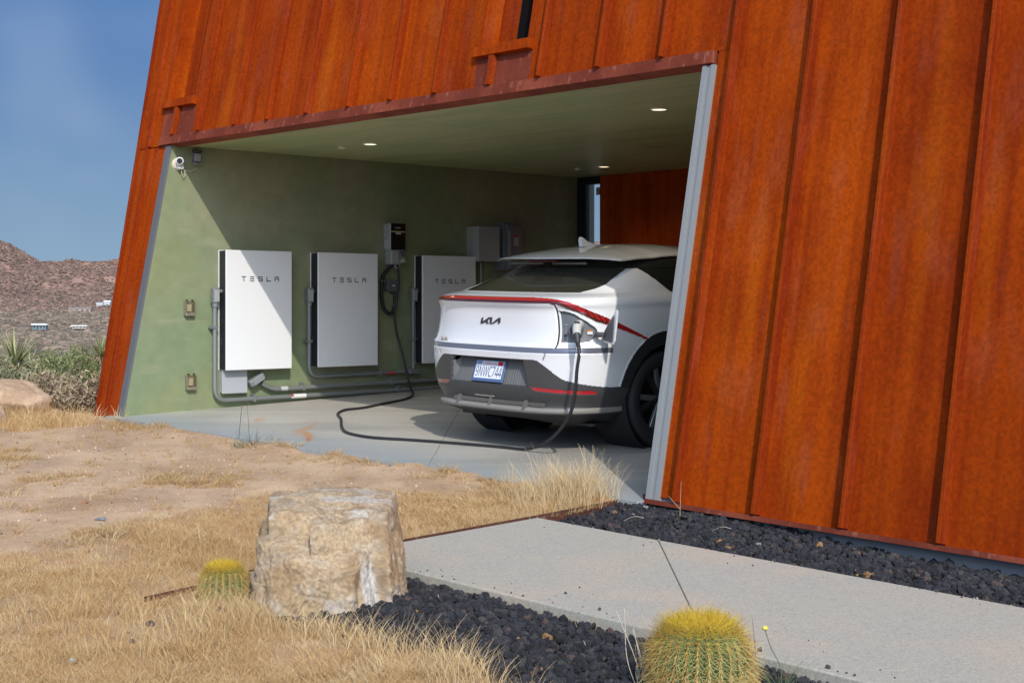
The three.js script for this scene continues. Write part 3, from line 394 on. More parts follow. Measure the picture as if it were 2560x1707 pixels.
// ---------------------------------------------------------------- the car
const car = thing('electric_car', 'white electric crossover plugged in and backed towards the garage opening', 'car', [-2.44, G(-2.44, -1.79) + 0.02, -1.79]);
{
  const up = V(0.0225, 1, 0.031).normalize(), ex = V(1, 0, 0).addScaledVector(up, -up.x).normalize(), ez = ex.clone().cross(up); car.quaternion.setFromRotationMatrix(new THREE.Matrix4().makeBasis(ex, up, ez));
}
{
  const WZ = -0.1, WF = -3.0;
  //        y     W      R      B    n    Rf     Bf
  const lv = [[0.20, 0.74, 0.60, 0.7, 3.6, -3.5, 0.8], [0.245, 0.80, 0.74, 0.8, 3.6, -3.62, 0.8], [0.28, 0.835, 0.83, 0.8, 3.6, -3.7, 0.8], [0.302, 0.855, 0.878, 0.8, 3.6, -3.75, 0.8], [0.33, 0.86, 0.882, 0.8, 3.6, -3.78, 0.8], [0.342, 0.868, 0.845, 0.8, 3.6, -3.79, 0.8], [0.375, 0.885, 0.842, 0.8, 3.6, -3.8, 0.8], [0.45, 0.915, 0.875, 0.8, 3.6, -3.84, 0.8], [0.52, 0.927, 0.886, 0.8, 3.6, -3.85, 0.8], [0.62, 0.934, 0.892, 0.8, 3.6, -3.84, 0.8], [0.70, 0.937, 0.896, 0.8, 3.6, -3.8, 0.8], [0.75, 0.94, 0.90, 0.8, 3.6, -3.75, 0.8], [0.785, 0.94, 0.893, 0.8, 3.6, -3.66, 0.8], [0.82, 0.937, 0.866, 0.8, 3.6, -3.5, 0.8], [0.90, 0.93, 0.845, 0.8, 3.6, -3.2, 0.8], [1.0, 0.914, 0.84, 0.8, 3.6, -2.75, 0.8], [1.06, 0.90, 0.846, 0.8, 3.6, -2.45, 0.8], [1.098, 0.896, 0.868, 0.8, 3.6, -2.35, 0.8], [1.125, 0.885, 0.862, 0.8, 3.6, -2.25, 0.8], [1.148, 0.868, 0.822, 0.8, 3.6, -2.17, 0.8], [1.163, 0.845, 0.76, 0.8, 3.5, -2.12, 0.8], [1.185, 0.815, 0.65, 0.75, 3.3, -2.05, 0.7], [1.26, 0.762, 0.45, 0.7, 3.1, -1.8, 0.6], [1.34, 0.70, 0.26, 0.65, 3, -1.55, 0.5], [1.40, 0.65, 0.10, 0.6, 3, -1.4, 0.4], [1.43, 0.61, 0.0, 0.6, 3, -1.3, 0.4]];
  const cr = (a, b, c, d, t) => 0.5 * (2 * b + (c - a) * t + (2 * a - 5 * b + 4 * c - d) * t * t + (3 * b - a - 3 * c + d) * t * t * t);
  const rows = [], nL = lv.length; for (let i = 0; i < nL - 1; i++) { const l = Math.hypot(lv[i + 1][0] - lv[i][0], lv[i + 1][2] - lv[i][2]), m = Math.max(2, Math.ceil(l / 0.0052)); for (let k = 0; k < m; k++) { const t = k / m; rows.push(lv[i].map((_, c) => cr(lv[Math.max(0, i - 1)][c], lv[i][c], lv[i + 1][c], lv[Math.min(nL - 1, i + 2)][c], t))); } } rows.push(lv[nL - 1]);
  // nodes round the right half: rear quadrant, side, front quadrant
  const NQ = 185, NS = 120, NF = 26, phis = []; { const D = 3000, acc = [0]; let px = 0, pz = 0.8; for (let i = 1; i <= D; i++) { const f = i / D * Math.PI / 2, x = 0.92 * Math.pow(Math.sin(f), 2 / 3.6), z = 0.8 * Math.pow(Math.max(0, Math.cos(f)), 2 / 3.6); acc.push(acc[i - 1] + Math.hypot(x - px, z - pz)); px = x; pz = z; } let j = 0; for (let i = 0; i <= NQ; i++) { const s = acc[D] * i / NQ; while (j < D && acc[j] < s) j++; phis.push(j / D * Math.PI / 2); } }
  const half = ([y, w, r, B, n, rf, bf]) => { const o = []; const zc = r - B, zcf = rf + bf; for (const f of phis) o.push([w * Math.pow(Math.sin(f), 2 / n), zc + B * Math.pow(Math.max(0, Math.cos(f)), 2 / n)]); for (let i = 1; i <= NS; i++) { const t = Math.pow(i / NS, 1.7); o.push([w * (1 - 0.012 * Math.sin(Math.PI * t)), lerp(zc, zcf, t)]); } for (let i = 1; i <= NF; i++) { const f = (1 - i / NF) * Math.PI / 2; o.push([w * Math.pow(Math.sin(f), 2 / 2.6), zcf - bf * Math.pow(Math.max(0, Math.cos(f)), 2 / 2.6)]); } return o; };
  const nH = phis.length + NS + NF, nC = 2 * nH - 1, nRw = rows.length, pos = new Float32Array(nC * nRw * 3);
  rows.forEach((rw, j) => { const h = half(rw); for (let i = 0; i < nC; i++) { const k = i - (nH - 1), [x, z] = h[Math.abs(k)]; pos.set([Math.sign(k) * x, rw[0], z], (j * nC + i) * 3); } });
  const normals = () => { const N = new Float32Array(pos.length), a = V(), b = V(), get = (i, j, v) => v.fromArray(pos, (clamp(j, 0, nRw - 1) * nC + clamp(i, 0, nC - 1)) * 3), q = V(); for (let j = 0; j < nRw; j++) for (let i = 0; i < nC; i++) { get(i + 1, j, a).sub(get(i - 1, j, q)); get(i, j + 1, b).sub(get(i, j - 1, q)); b.cross(a).normalize(); if (b.x * pos[(j * nC + i) * 3] + b.z * (pos[(j * nC + i) * 3 + 2] + 1.4) * 0.3 + b.y * 0.2 < 0) b.negate(); N.set([b.x, b.y, b.z], (j * nC + i) * 3); } return N; };
  const itp = (t, x) => { if (x <= t[0][0]) return t[0][1]; for (let i = 1; i < t.length; i++) if (x <= t[i][0]) return lerp(t[i - 1][1], t[i][1], (x - t[i - 1][0]) / (t[i][0] - t[i - 1][0])); return t[t.length - 1][1]; };
  const port = [[0.667, 1.052], [0.70, 1.05], [0.735, 1.037], [0.768, 1.019], [0.82, 0.972], [0.858, 0.925], [0.866, 0.90], [0.862, 0.86], [0.845, 0.836], [0.80, 0.829], [0.60, 0.829], [0.60, 1.052]];
  const inside = (p, x, y) => { let c = false; for (let i = 0, j = p.length - 1; i < p.length; j = i++) if ((p[i][1] > y) !== (p[j][1] > y) && x < (p[j][0] - p[i][0]) * (y - p[i][1]) / (p[j][1] - p[i][1]) + p[i][0]) c = !c; return c; };
  const lampT = [[0.118, 0.842], [0.425, 0.974], [0.575, 1.039], [0.69, 1.097], [0.776, 1.139], [0.81, 1.147]], lampB = [[0.118, 0.824], [0.425, 0.924], [0.575, 0.973], [0.69, 1.047], [0.776, 1.097], [0.81, 1.104]];
  const zb = y => itp([[1.16, 0.62], [1.19, 0.50], [1.21, 0.40], [1.238, 0.298], [1.352, 0.005]], y), zf = y => itp([[1.10, -0.40], [1.162, -0.30], [1.352, -0.09]], y);
  const wlow = s => itp([[0.49, 0.694], [0.53, 0.69], [0.60, 0.648], [0.70, 0.567], [0.736, 0.548], [0.78, 0.535], [0.915, 0.488], [0.94, 0.486]], s);
  const KS = phis.findIndex(f => Math.pow(Math.sin(f), 2 / 3.6) > 0.702);
  function reg(x, y, z, kk) {
    const s = Math.abs(x), ra = Math.hypot(y - 0.37, z - WZ), rf = Math.hypot(y - 0.37, z - WF);
    if (s > 0.5 && (ra < 0.405 || rf < 0.395)) return null;
    if (y < 0.285) return 'underbody';
    if (y > 1.183 || (y > 1.12 && z < 0.0 && z < zf(y))) { if (y > 1.352) return 'roof_frame'; if (z < -2.0) return 'windscreen'; if (z > zb(y) ) return 'rear_window'; if (z > zf(y)) return 'body'; return z < -1.9 + (y - 1.2) * 1.6 && s < 0.66 ? 'windscreen' : 'side_window'; }
    if (z > 0.11 && y < itp(lampT, z) && y > itp(lampB, z)) { if (z < 0.64 && z > 0.40 && s > 0.6) { const q = (y - itp(lampB, z)) / 0.06; if (mod((z - q * 0.05) / 0.042, 1) < 0.45) return 'lamp_slats'; } if (y < itp(lampB, z) + 0.02 && z > 0.5) return 'lamp_slats'; return 'tail_lamp'; }
    if (y > 0.745 && y < 0.784 && z > 0.47) return 'trim_strip';
    if (z > 0.5 && s < 0.395 + (0.69 - y) * 0.17 && y > 0.497 && y < 0.688) return 'plate_recess';
    if (z > 0.25 && y < 0.338 && y > 0.298) return 'diffuser_lip';
    if (z > 0.4 && s > 0.46 && s < 0.862 && y < 0.494 - (s - 0.46) * 0.062 && y > 0.466 - (s - 0.46) * 0.062 + Math.max(0, 0.50 - s) * 0.6 - 0) return 'reflector';
    if (z > 0.2 && y < wlow(s)) return 'lower_bumper';
    if (ra < 0.51 || rf < 0.48) return 'cladding'; if (z <= 0.2 && y < 0.40) return 'cladding';
    if (x > 0 && z > 0.4 && kk > KS + 2 && inside(port, x, y)) return 'charge_port';
    if (z > 0.3 && y > 0.784 && y < 1.1 && (kk === KS || kk === KS + 1)) return 'shut_line';
    if (z > 0.3 && y > 0.69 && y < 0.746 && Math.abs(s - 0.60 + (0.745 - y) * 0.5) < 0.0045) return 'bumper_seam';
    return 'body';
  }
  const N0 = normals(), cls = new Array(nC * nRw);
  for (let o = 0; o < nC * nRw; o++) { const x = pos[o * 3], y = pos[o * 3 + 1], z = pos[o * 3 + 2], k = reg(x, y, z, Math.abs(o % nC - (nH - 1))); cls[o] = k; let d = 0; if (k === 'plate_recess') d = 0.014 + 0.07 * (y - 0.497) / 0.19 * sm(0, 1, (0.395 + (0.69 - y) * 0.17 - Math.abs(x)) / 0.04) + 0.005 * Math.sin(x * 2 * Math.PI / 0.026) * (Math.abs(x) > 0.18 && Math.abs(x) < 0.365 ? 1 : 0); else if (k === 'charge_port') d = 0.022; else if (k === 'shut_line' || k === 'bumper_seam') d = 0.006; else if (k === 'tail_lamp' || k === 'lamp_slats') d = -0.006; else if (k === 'trim_strip') d = 0.004; else if (k === 'rear_window' || k === 'side_window') d = 0.004; else if (k === 'cladding') d = -0.008; else if (k === 'reflector') d = 0.004; if (d) for (let c = 0; c < 3; c++) pos[o * 3 + c] -= N0[o * 3 + c] * d; }
  const N1 = normals(), bins = {}, cx = V();
  for (let j = 0; j < nRw - 1; j++) for (let i = 0; i < nC - 1; i++) {
    const a = j * nC + i, q = [a, a + 1, a + nC, a + nC + 1]; let key = null; const cnt = {}; let nul = 0; for (const o of q) { if (cls[o] === null) nul++; else cnt[cls[o]] = (cnt[cls[o]] || 0) + 1; } if (nul > 1) continue; key = Object.keys(cnt).sort((u, v) => cnt[v] - cnt[u])[0];
    const mid = (pos[a * 3] + pos[(a + 1) * 3]) / 2; if (key === 'reflector') key = mid > 0 ? 'reflector_r' : 'reflector_l'; if (key === 'shut_line' || key === 'bumper_seam') key += mid > 0 ? '_r' : '_l'; if (key === 'side_window') key = mid > 0 ? 'side_window_r' : 'side_window_l';
    (bins[key] ||= []).push(a, a + 1, a + nC, a + 1, a + nC + 1, a + nC);
  }
  const paint = P(0.80, 0.80, 0.805, 0.30, { clearcoat: 1, clearcoatRoughness: 0.06 }), glass = P(0.012, 0.012, 0.012, 0.06, { clearcoat: 1 }), clad = M(0.022, 0.022, 0.024, 0.55), low = M(0.062, 0.061, 0.061, 0.4), mats = { body: paint, underbody: clad, rear_window: P(0.028, 0.028, 0.022, 0.08), roof_frame: glass, windscreen: glass, side_window_r: glass, side_window_l: glass, tail_lamp: P(0.42, 0.012, 0.016, 0.15, { clearcoat: 1 }), lamp_slats: P(0.075, 0.014, 0.010, 0.2, { clearcoat: 1 }), trim_strip: M(0.27, 0.285, 0.34, 0.25, { metalness: 0.55 }), plate_recess: M(0.14, 0.14, 0.135, 0.5), diffuser_lip: M(0.26, 0.245, 0.22, 0.5), lower_bumper: low, reflector_r: P(0.50, 0.012, 0.02, 0.25, { clearcoat: 1 }), reflector_l: P(0.40, 0.05, 0.03, 0.25, { clearcoat: 1 }), cladding: clad, charge_port: M(0.115, 0.125, 0.14, 0.4), }; for (const k of ['shut_line_r', 'shut_line_l', 'bumper_seam_r', 'bumper_seam_l']) mats[k] = clad;
  const nm = { shut_line_r: 'shut_line', shut_line_l: 'shut_line', bumper_seam_r: 'bumper_seam', bumper_seam_l: 'bumper_seam', reflector_r: 'reflector', reflector_l: 'reflector', side_window_r: 'side_window', side_window_l: 'side_window' };
  for (const key of Object.keys(bins)) {
    const map = new Map(), p = [], n = [], ix = []; for (const o of bins[key]) { if (!map.has(o)) { map.set(o, p.length / 3); p.push(pos[o * 3], pos[o * 3 + 1], pos[o * 3 + 2]); n.push(N1[o * 3], N1[o * 3 + 1], N1[o * 3 + 2]); } ix.push(map.get(o)); }
    const g = new THREE.BufferGeometry(); g.setAttribute('position', new THREE.Float32BufferAttribute(p, 3)); g.setAttribute('normal', new THREE.Float32BufferAttribute(n, 3)); g.setIndex(ix); mats[key].side = THREE.DoubleSide; mesh(nm[key] || key, g, mats[key], car);
  }
  // floor pan and wheel housings
  mesh('floor_pan', box(-0.72, 0.72, 0.19, 0.21, -3.3, 0.5), clad, car);
  for (const [z, sgn] of [[WZ, 1], [WZ, -1], [WF, 1], [WF, -1]]) { const g = new THREE.CylinderGeometry(0.405, 0.405, 0.4, 40, 1, true, 0, Math.PI).rotateZ(Math.PI / 2); g.rotateX(-Math.PI / 2 * 0); mesh('wheel_housing', new THREE.CylinderGeometry(0.41, 0.41, 0.36, 44, 1, true).rotateZ(Math.PI / 2).translate(sgn * 0.72, 0.37, z), new THREE.MeshStandardMaterial({ color: lin(0.012, 0.012, 0.012), roughness: 0.9, side: THREE.DoubleSide }), car); }
  // roof with the overhanging spoiler
  {
    const yr = z => itp([[-1.35, 1.49], [-1.0, 1.53], [-0.7, 1.543], [-0.4, 1.538], [-0.1, 1.512], [0.1, 1.485], [0.25, 1.457], [0.34, 1.438]], z), hw = z => itp([[-1.35, 0.56], [-0.7, 0.615], [-0.2, 0.64], [0.05, 0.675], [0.2, 0.70], [0.34, 0.70]], z), crown = z => itp([[-1.35, 0.07], [-0.3, 0.088], [0.1, 0.06], [0.34, 0.035]], z);
    const nx = 60, nz = 80, p = [], ix = []; const zt = u => 0.33 - 0.20 * Math.pow(Math.abs(u), 2.4);
    for (let side = 0; side < 2; side++) for (let j = 0; j <= nz; j++) for (let i = 0; i <= nx; i++) { const u = i / nx * 2 - 1, z = lerp(-1.35, zt(u), j / nz), e = Math.min(1, Math.min((1 - Math.abs(u)) * 14, (1 - j / nz) * 16)), th = lerp(0.006, 0.02, e) ; p.push(u * hw(z), yr(z) - crown(z) * Math.pow(Math.abs(u), 2.6) - (side ? th + 0.012 * e : 0) - (1 - Math.sqrt(e)) * 0.008, z); }
    const st = (nx + 1) * (nz + 1); for (let j = 0; j < nz; j++) for (let i = 0; i < nx; i++) { const a = j * (nx + 1) + i, b = a + nx + 1; ix.push(a, b, a + 1, a + 1, b, b + 1, a + st, a + 1 + st, b + st, a + 1 + st, b + 1 + st, b + st); }
    const rim = []; for (let i = 0; i <= nx; i++) rim.push(nz * (nx + 1) + i); for (let i = 0; i < nx; i++) ix.push(rim[i], rim[i] + st, rim[i + 1], rim[i + 1], rim[i] + st, rim[i + 1] + st);
    for (const i of [0, nx]) for (let j = 0; j < nz; j++) { const a = j * (nx + 1) + i, b = a + nx + 1; ix.push(a, a + st, b, b, a + st, b + st); }
    const g = new THREE.BufferGeometry(); g.setAttribute('position', new THREE.Float32BufferAttribute(p, 3)); g.setIndex(ix); g.computeVertexNormals(); const rp = paint.clone(); rp.side = THREE.DoubleSide; const rf = mesh('roof', g, rp, car);
    mesh('antenna_fin', extr([[0, 0], [0.17, 0], [0.14, 0.012], [0.06, 0.035], [0.015, 0.062], [0.0, 0.066], [-0.006, 0.05]], 0.022, { bevelEnabled: true, bevelSize: 0.006, bevelThickness: 0.008, bevelSegments: 3 }).rotateY(Math.PI / 2).translate(-0.011, 1.525, -0.14), paint, rf);
    for (const [a, b] of [[-0.42, -0.05], [0.05, 0.42]]) mesh('spoiler_slot', rbox(a, b, 1.383, 1.402, 0.215, 0.235, 0.006, 2), M(0.14, 0.13, 0.10, 0.5), rf);
    mesh('brake_light', rbox(-0.16, 0.16, 1.405, 1.415, 0.27, 0.29, 0.003, 1), P(0.12, 0.006, 0.008, 0.2), rf);
  }
  // emblem, badge, plate, fins, grille
  { const k = [[540, 700], [590, 440], [690, 360], [665, 610], [1040, 350], [1230, 350], [1180, 650], [1240, 650], [1610, 358], [1715, 358], [1690, 610], [1565, 705], [1590, 490], [1270, 700], [1075, 700], [1110, 400], [935, 525], [1010, 690], [880, 690], [835, 590], [680, 700]].map(([x, y]) => [(x - 1128) / 1175 * 0.225, (527 - y) / 355 * 0.05]); mesh('emblem', extr(k, 0.005).translate(0.005, 0.968, 0.843), M(0.07, 0.075, 0.085, 0.3, { metalness: 0.5 }), car);
    const st = (x0, y0, x1, y1) => bar(V(x0, y0, 0), V(x1, y1, 0), 0.0028, 0.0028, 6), b = []; const h = 0.026; for (const q of [0, h / 2, h]) b.push(st(0, q, 0.024, q)); b.push(st(0, 0, 0, h), st(0.03, h, 0.04, 0), st(0.04, 0, 0.056, h), st(0.06, 0, 0.06, h * 0.55), st(0.06, h * 0.55, 0.076, h), st(0.06, 0, 0.082, 0), st(0.082, 0, 0.082, h * 0.5), st(0.06, h * 0.5, 0.082, h * 0.5)); const e = mesh('badge', b, M(0.30, 0.24, 0.16, 0.35, { metalness: 0.4 }), car); e.position.set(-0.565, 0.80, 0.848); e.rotation.y = -0.16; }
  const pl = mesh('license_plate', rbox(-0.172, 0.172, -0.084, 0.084, 0, 0.012, 0.005, 2), M(0.085, 0.145, 0.29, 0.5), car); pl.position.set(0.0, 0.583, 0.852); pl.rotation.x = -0.33;
  const pt = print(1024, 512, (g, w, h) => { g.fillStyle = '#e9ecf3'; g.fillRect(0, 0, w, h); g.fillStyle = '#7f9cc4'; g.fillRect(20, 10, 190, 100); g.fillStyle = '#b9223a'; g.font = 'italic bold 104px serif'; g.textAlign = 'center'; g.fillText('California', 500, 112); g.fillStyle = '#c8262c'; g.fillRect(800, 8, 200, 112); g.fillStyle = '#1a2a52'; g.save(); g.translate(512, 465); g.scale(0.86, 1.62); g.font = '260px sans-serif'; g.fillText('9NWC744', 0, 0); g.restore(); });
  mesh('plate_print', new THREE.PlaneGeometry(0.306, 0.136).translate(0, 0.009, 0.0126), new THREE.MeshStandardMaterial({ map: pt, roughness: 0.5 }), pl);
  for (const x of [-0.34, 0.02, 0.40]) mesh('diffuser_fin', extr([[0, 0], [0.05, 0], [0.025, 0.055], [0.0, 0.06]], 0.016).rotateY(-Math.PI / 2).translate(x, 0.332, 0.835), M(0.13, 0.12, 0.11, 0.5), car);
  { const bars = []; for (let i = 0; i < 74; i++) bars.push(box(-0.003, 0.003, -0.004, 0.028, -0.003, 0.003).rotateZ(-0.6).translate(-0.44 + i * 0.0135, 0.35, 0.8535 - 0.03 * Math.pow(Math.abs(-0.44 + i * 0.0135) / 0.5, 2.6))); mesh('diffuser_grille', bars, M(0.17, 0.16, 0.145, 0.5), car).userData.kind = 'stuff'; }
  mesh('tow_cover', rbox(-0.17, 0.05, 0.387, 0.402, 0.845, 0.857, 0.005, 2), M(0.20, 0.18, 0.16, 0.5), car);
  // wheels
  const tyreM = M(0.024, 0.024, 0.026, 0.75), rimM = M(0.03, 0.031, 0.034, 0.35, { metalness: 0.3 }), rimF = M(0.30, 0.31, 0.33, 0.3, { metalness: 0.7 });
  const prof = [[0.25, -0.095], [0.30, -0.118], [0.335, -0.12], [0.355, -0.108], [0.365, -0.09]]; for (const c of [-0.055, -0.018, 0.018, 0.055]) prof.push([0.366, c - 0.006], [0.356, c - 0.005], [0.356, c + 0.005], [0.366, c + 0.006]); prof.push([0.365, 0.09], [0.355, 0.108], [0.335, 0.12], [0.30, 0.118], [0.25, 0.095]);
  const tyreG = new THREE.LatheGeometry(prof.map(a => new THREE.Vector2(...a)), 72).rotateZ(-Math.PI / 2), rimG = new THREE.LatheGeometry([[0.25, -0.1], [0.252, 0.085], [0.243, 0.09], [0.236, 0.07], [0.225, 0.0], [0.22, -0.09], [0.05, -0.09], [0, -0.09]].map(a => new THREE.Vector2(...a)), 48).rotateZ(-Math.PI / 2);
  for (const [z, sgn] of [[WZ, 1], [WZ, -1], [WF, 1], [WF, -1]]) {
    const w = mesh('wheel', rimG, rimM, car); w.position.set(sgn * 0.80, 0.366, z); w.rotation.y = sgn > 0 ? 0 : Math.PI; w.rotation.x = 0.4; mesh('tyre', tyreG, tyreM, w); mesh('hub', cyl(0.05, 0.04, 0.06, 24).rotateZ(-Math.PI / 2).translate(0.03, 0, 0), rimM, w);
    for (let i = 0; i < 5; i++) for (const s of [-1, 1]) { const sp = extr([[-0.022, 0.03], [0.022, 0.03], [0.016 + s * 0.055, 0.242], [-0.018 + s * 0.055, 0.242]], 0.02, { bevelEnabled: true, bevelSize: 0.003, bevelThickness: 0.003, bevelSegments: 1 }).rotateY(Math.PI / 2).translate(0.055, 0, 0).rotateX(i * Math.PI * 0.4); mesh('spoke', sp, s > 0 ? rimF : rimM, w); }
  }
  // the open charge door with its hinge, and what is inside the port
  const at = (x, y, z) => V(x, y, z), nrm = V(0.62, 0, 0.78);
  const fl = mesh('charge_door', extr([[0, 0.01], [0.02, 0], [0.15, 0.0], [0.162, 0.02], [0.172, 0.12], [0.178, 0.235], [0.166, 0.24], [0.10, 0.175], [0.02, 0.085]], 0.008, { bevelEnabled: true, bevelSize: 0.004, bevelThickness: 0.003, bevelSegments: 2 }), paint, car); fl.position.set(0.935, 0.832, 0.575); fl.rotation.set(-0.05, -0.315, -0.05, 'YXZ');
  mesh('inner_liner', extr([[0.01, 0.012], [0.14, 0.008], [0.15, 0.025], [0.152, 0.12], [0.15, 0.205], [0.10, 0.16], [0.025, 0.08]], 0.006).translate(0, 0, 0.0125), M(0.10, 0.105, 0.11, 0.45), fl);
  mesh('hinge_arm', pipe([V(0.86, 0.885, 0.57), V(0.91, 0.885, 0.63), V(0.965, 0.885, 0.60)], 0.019, 0.05, 10, 30), M(0.07, 0.075, 0.08, 0.45), car);
  const pc = V(0.772, 0.915, 0.70); const inl = mesh('charge_inlet', new THREE.CylinderGeometry(0.05, 0.05, 0.03, 30).rotateX(Math.PI / 2), M(0.015, 0.016, 0.02, 0.4), car); inl.position.copy(pc); inl.lookAt(0, 0, 0); inl.rotation.set(0, Math.atan2(nrm.x, nrm.z), 0); mesh('ring', new THREE.TorusGeometry(0.05, 0.006, 10, 32).translate(0, 0, 0.012), M(0.12, 0.13, 0.15, 0.35), inl);
  for (let i = 0; i < 4; i++) { const d = mesh('charge_indicator', box(-0.014, 0.014, -0.003, 0.003, 0, 0.004), M(0.34, 0.35, 0.35, 0.4), car); d.position.set(0.70, 0.905 + i * 0.016, 0.727); d.rotation.y = 0.5; }
  for (const [y, c] of [[0.875, 0.03], [0.845, 0.06]]) { const d = mesh('port_button', box(-0.01, 0.01, -0.009, 0.009, 0, 0.004), M(c, c, c * 1.1, 0.4), car); d.position.set(0.70, y, 0.737); d.rotation.y = 0.5; }
  { const d = mesh('warning_sticker', box(-0.02, 0.02, -0.022, 0.0, 0, 0.003), white, car); d.position.set(0.832, 0.905, 0.617); d.rotation.y = 0.85; mesh('warning_band', box(-0.02, 0.02, 0.0, 0.014, 0, 0.0035), M(0.45, 0.16, 0.02, 0.5), d); }
}
// charge cable: down the wall, across the slab and up into the port
{
  const F = (x, z, h = 0.012) => V(x, G(x, z) + 0.02 + h, z);
  const c = thing('charge_cable', 'black charging cable snaking from the wall charger to the car', 'cable');
  const pts = [V(-6.37, 1.60, -3.17), V(-6.365, 1.41, -3.185), V(-6.365, 1.18, -3.15), V(-6.36, 1.06, -3.125), V(-6.345, 0.88, -3.14), V(-6.28, 0.64, -3.17), V(-6.1, 0.33, -3.12), F(-5.9, -3.0, 0.03), F(-5.70, -2.75), F(-5.5, -2.3), F(-5.34, -1.93), F(-5.32, -1.72), F(-5.12, -1.48), F(-4.75, -1.24), F(-4.42, -1.0), F(-4.22, -0.86), F(-3.9, -0.68), F(-3.53, -0.63), F(-3.2, -0.74), F(-2.94, -0.82), F(-2.6, -0.91), F(-2.35, -0.965), V(-2.15, 0.092, -0.985), V(-2.046, 0.105, -0.99), V(-1.852, 0.165, -0.96), V(-1.663, 0.285, -0.93), V(-1.55, 0.402, -0.91), V(-1.494, 0.569, -0.9), V(-1.478, 0.711, -0.9), V(-1.467, 0.82, -0.91), V(-1.485, 0.875, -0.925), V(-1.50, 0.90, -0.935)];
  mesh('cable', cable(pts, 0.0125, 420, 10), M(0.022, 0.022, 0.023, 0.5), c);
  const g = thing('charge_connector', 'white charging plug seated in the car port', 'connector'), w2 = new THREE.MeshStandardMaterial({ color: lin(0.55, 0.55, 0.53), roughness: 0.45 });
  const a = V(-1.64, 1.025, -1.09), b = V(-1.575, 1.01, -1.0), d = V(-1.535, 0.955, -0.955), e = V(-1.505, 0.90, -0.935);
  mesh('handle', [bar(b, d, 0.034, 0.03, 20), new THREE.SphereGeometry(0.034, 20, 14).translate(b.x, b.y, b.z), bar(a, b, 0.036, 0.034, 20)], w2, g); mesh('grip_end', [bar(d, e, 0.03, 0.018, 18)], M(0.04, 0.042, 0.045, 0.5), g); mesh('latch_button', rbox(-0.018, 0.018, -0.01, 0.01, -0.02, 0.02, 0.006, 2).rotateY(0.67).translate(b.x, b.y + 0.032, b.z), M(0.03, 0.03, 0.032, 0.5), g); mesh('strain_relief', [bar(e, V(-1.487, 0.868, -0.925), 0.0175, 0.014, 14)], rubber, g);
}

// ---------------------------------------------------------------- boulders: convex blocks seen from one centre, weathered by noise
function rockGeo(blocks, detail, rough, colour, seed, grooves = []) {
  const ico = new THREE.IcosahedronGeometry(1, detail), p = ico.attributes.position, c = new Float32Array(p.count * 3), v = V();
  for (let i = 0; i < p.count; i++) {
    v.fromBufferAttribute(p, i).normalize(); let r = 0;
    for (const pl of blocks) { let m = 0; const k = 26; for (const [nx, ny, nz, d] of pl) { const q = (nx * v.x + ny * v.y + nz * v.z) / d; if (q > 0) m += Math.pow(q, k); } const rb = 1 / Math.pow(m, 1 / k); if (rb > r) r = rb; }
    const x = v.x * r, y = v.y * r, z = v.z * r; let d = (f3(x * 5, y * 5, z * 5, 4, seed) - 0.5) * rough + (f3(x * 17, y * 17, z * 17, 4, seed + 9) - 0.5) * rough * 0.42;
    d += (f3(x * 48, y * 48, z * 48, 3, seed + 15) - 0.5) * rough * 0.26; 
    for (const gr of grooves) d -= gr(x, y, z);
    const q = r + d; p.setXYZ(i, v.x * q, v.y * q, v.z * q); const k = colour(v.x * q, v.y * q, v.z * q, v); c.set(k, i * 3);
  }
  ico.setAttribute('color', new THREE.BufferAttribute(c, 3)); ico.computeVertexNormals();
  // smooth shared normals by position
  const N = new Map(), nn = ico.attributes.normal, key = i => `${Math.round(p.getX(i) * 2e4)},${Math.round(p.getY(i) * 2e4)},${Math.round(p.getZ(i) * 2e4)}`; for (let i = 0; i < p.count; i++) { const k = key(i), a = N.get(k) || [0, 0, 0]; a[0] += nn.getX(i); a[1] += nn.getY(i); a[2] += nn.getZ(i); N.set(k, a); } for (let i = 0; i < p.count; i++) { const a = N.get(key(i)), l = Math.hypot(...a) || 1; nn.setXYZ(i, a[0] / l, a[1] / l, a[2] / l); }
  return ico;
}
const nd = (x, y, z, d) => { const l = Math.hypot(x, y, z); return [x / l, y / l, z / l, d]; };
const boulderMat = new THREE.MeshStandardMaterial({ vertexColors: true, roughness: 0.92, bumpMap: dirtBump, bumpScale: 0.006 }), stoneMat = new THREE.MeshStandardMaterial({ vertexColors: true, roughness: 0.92 });
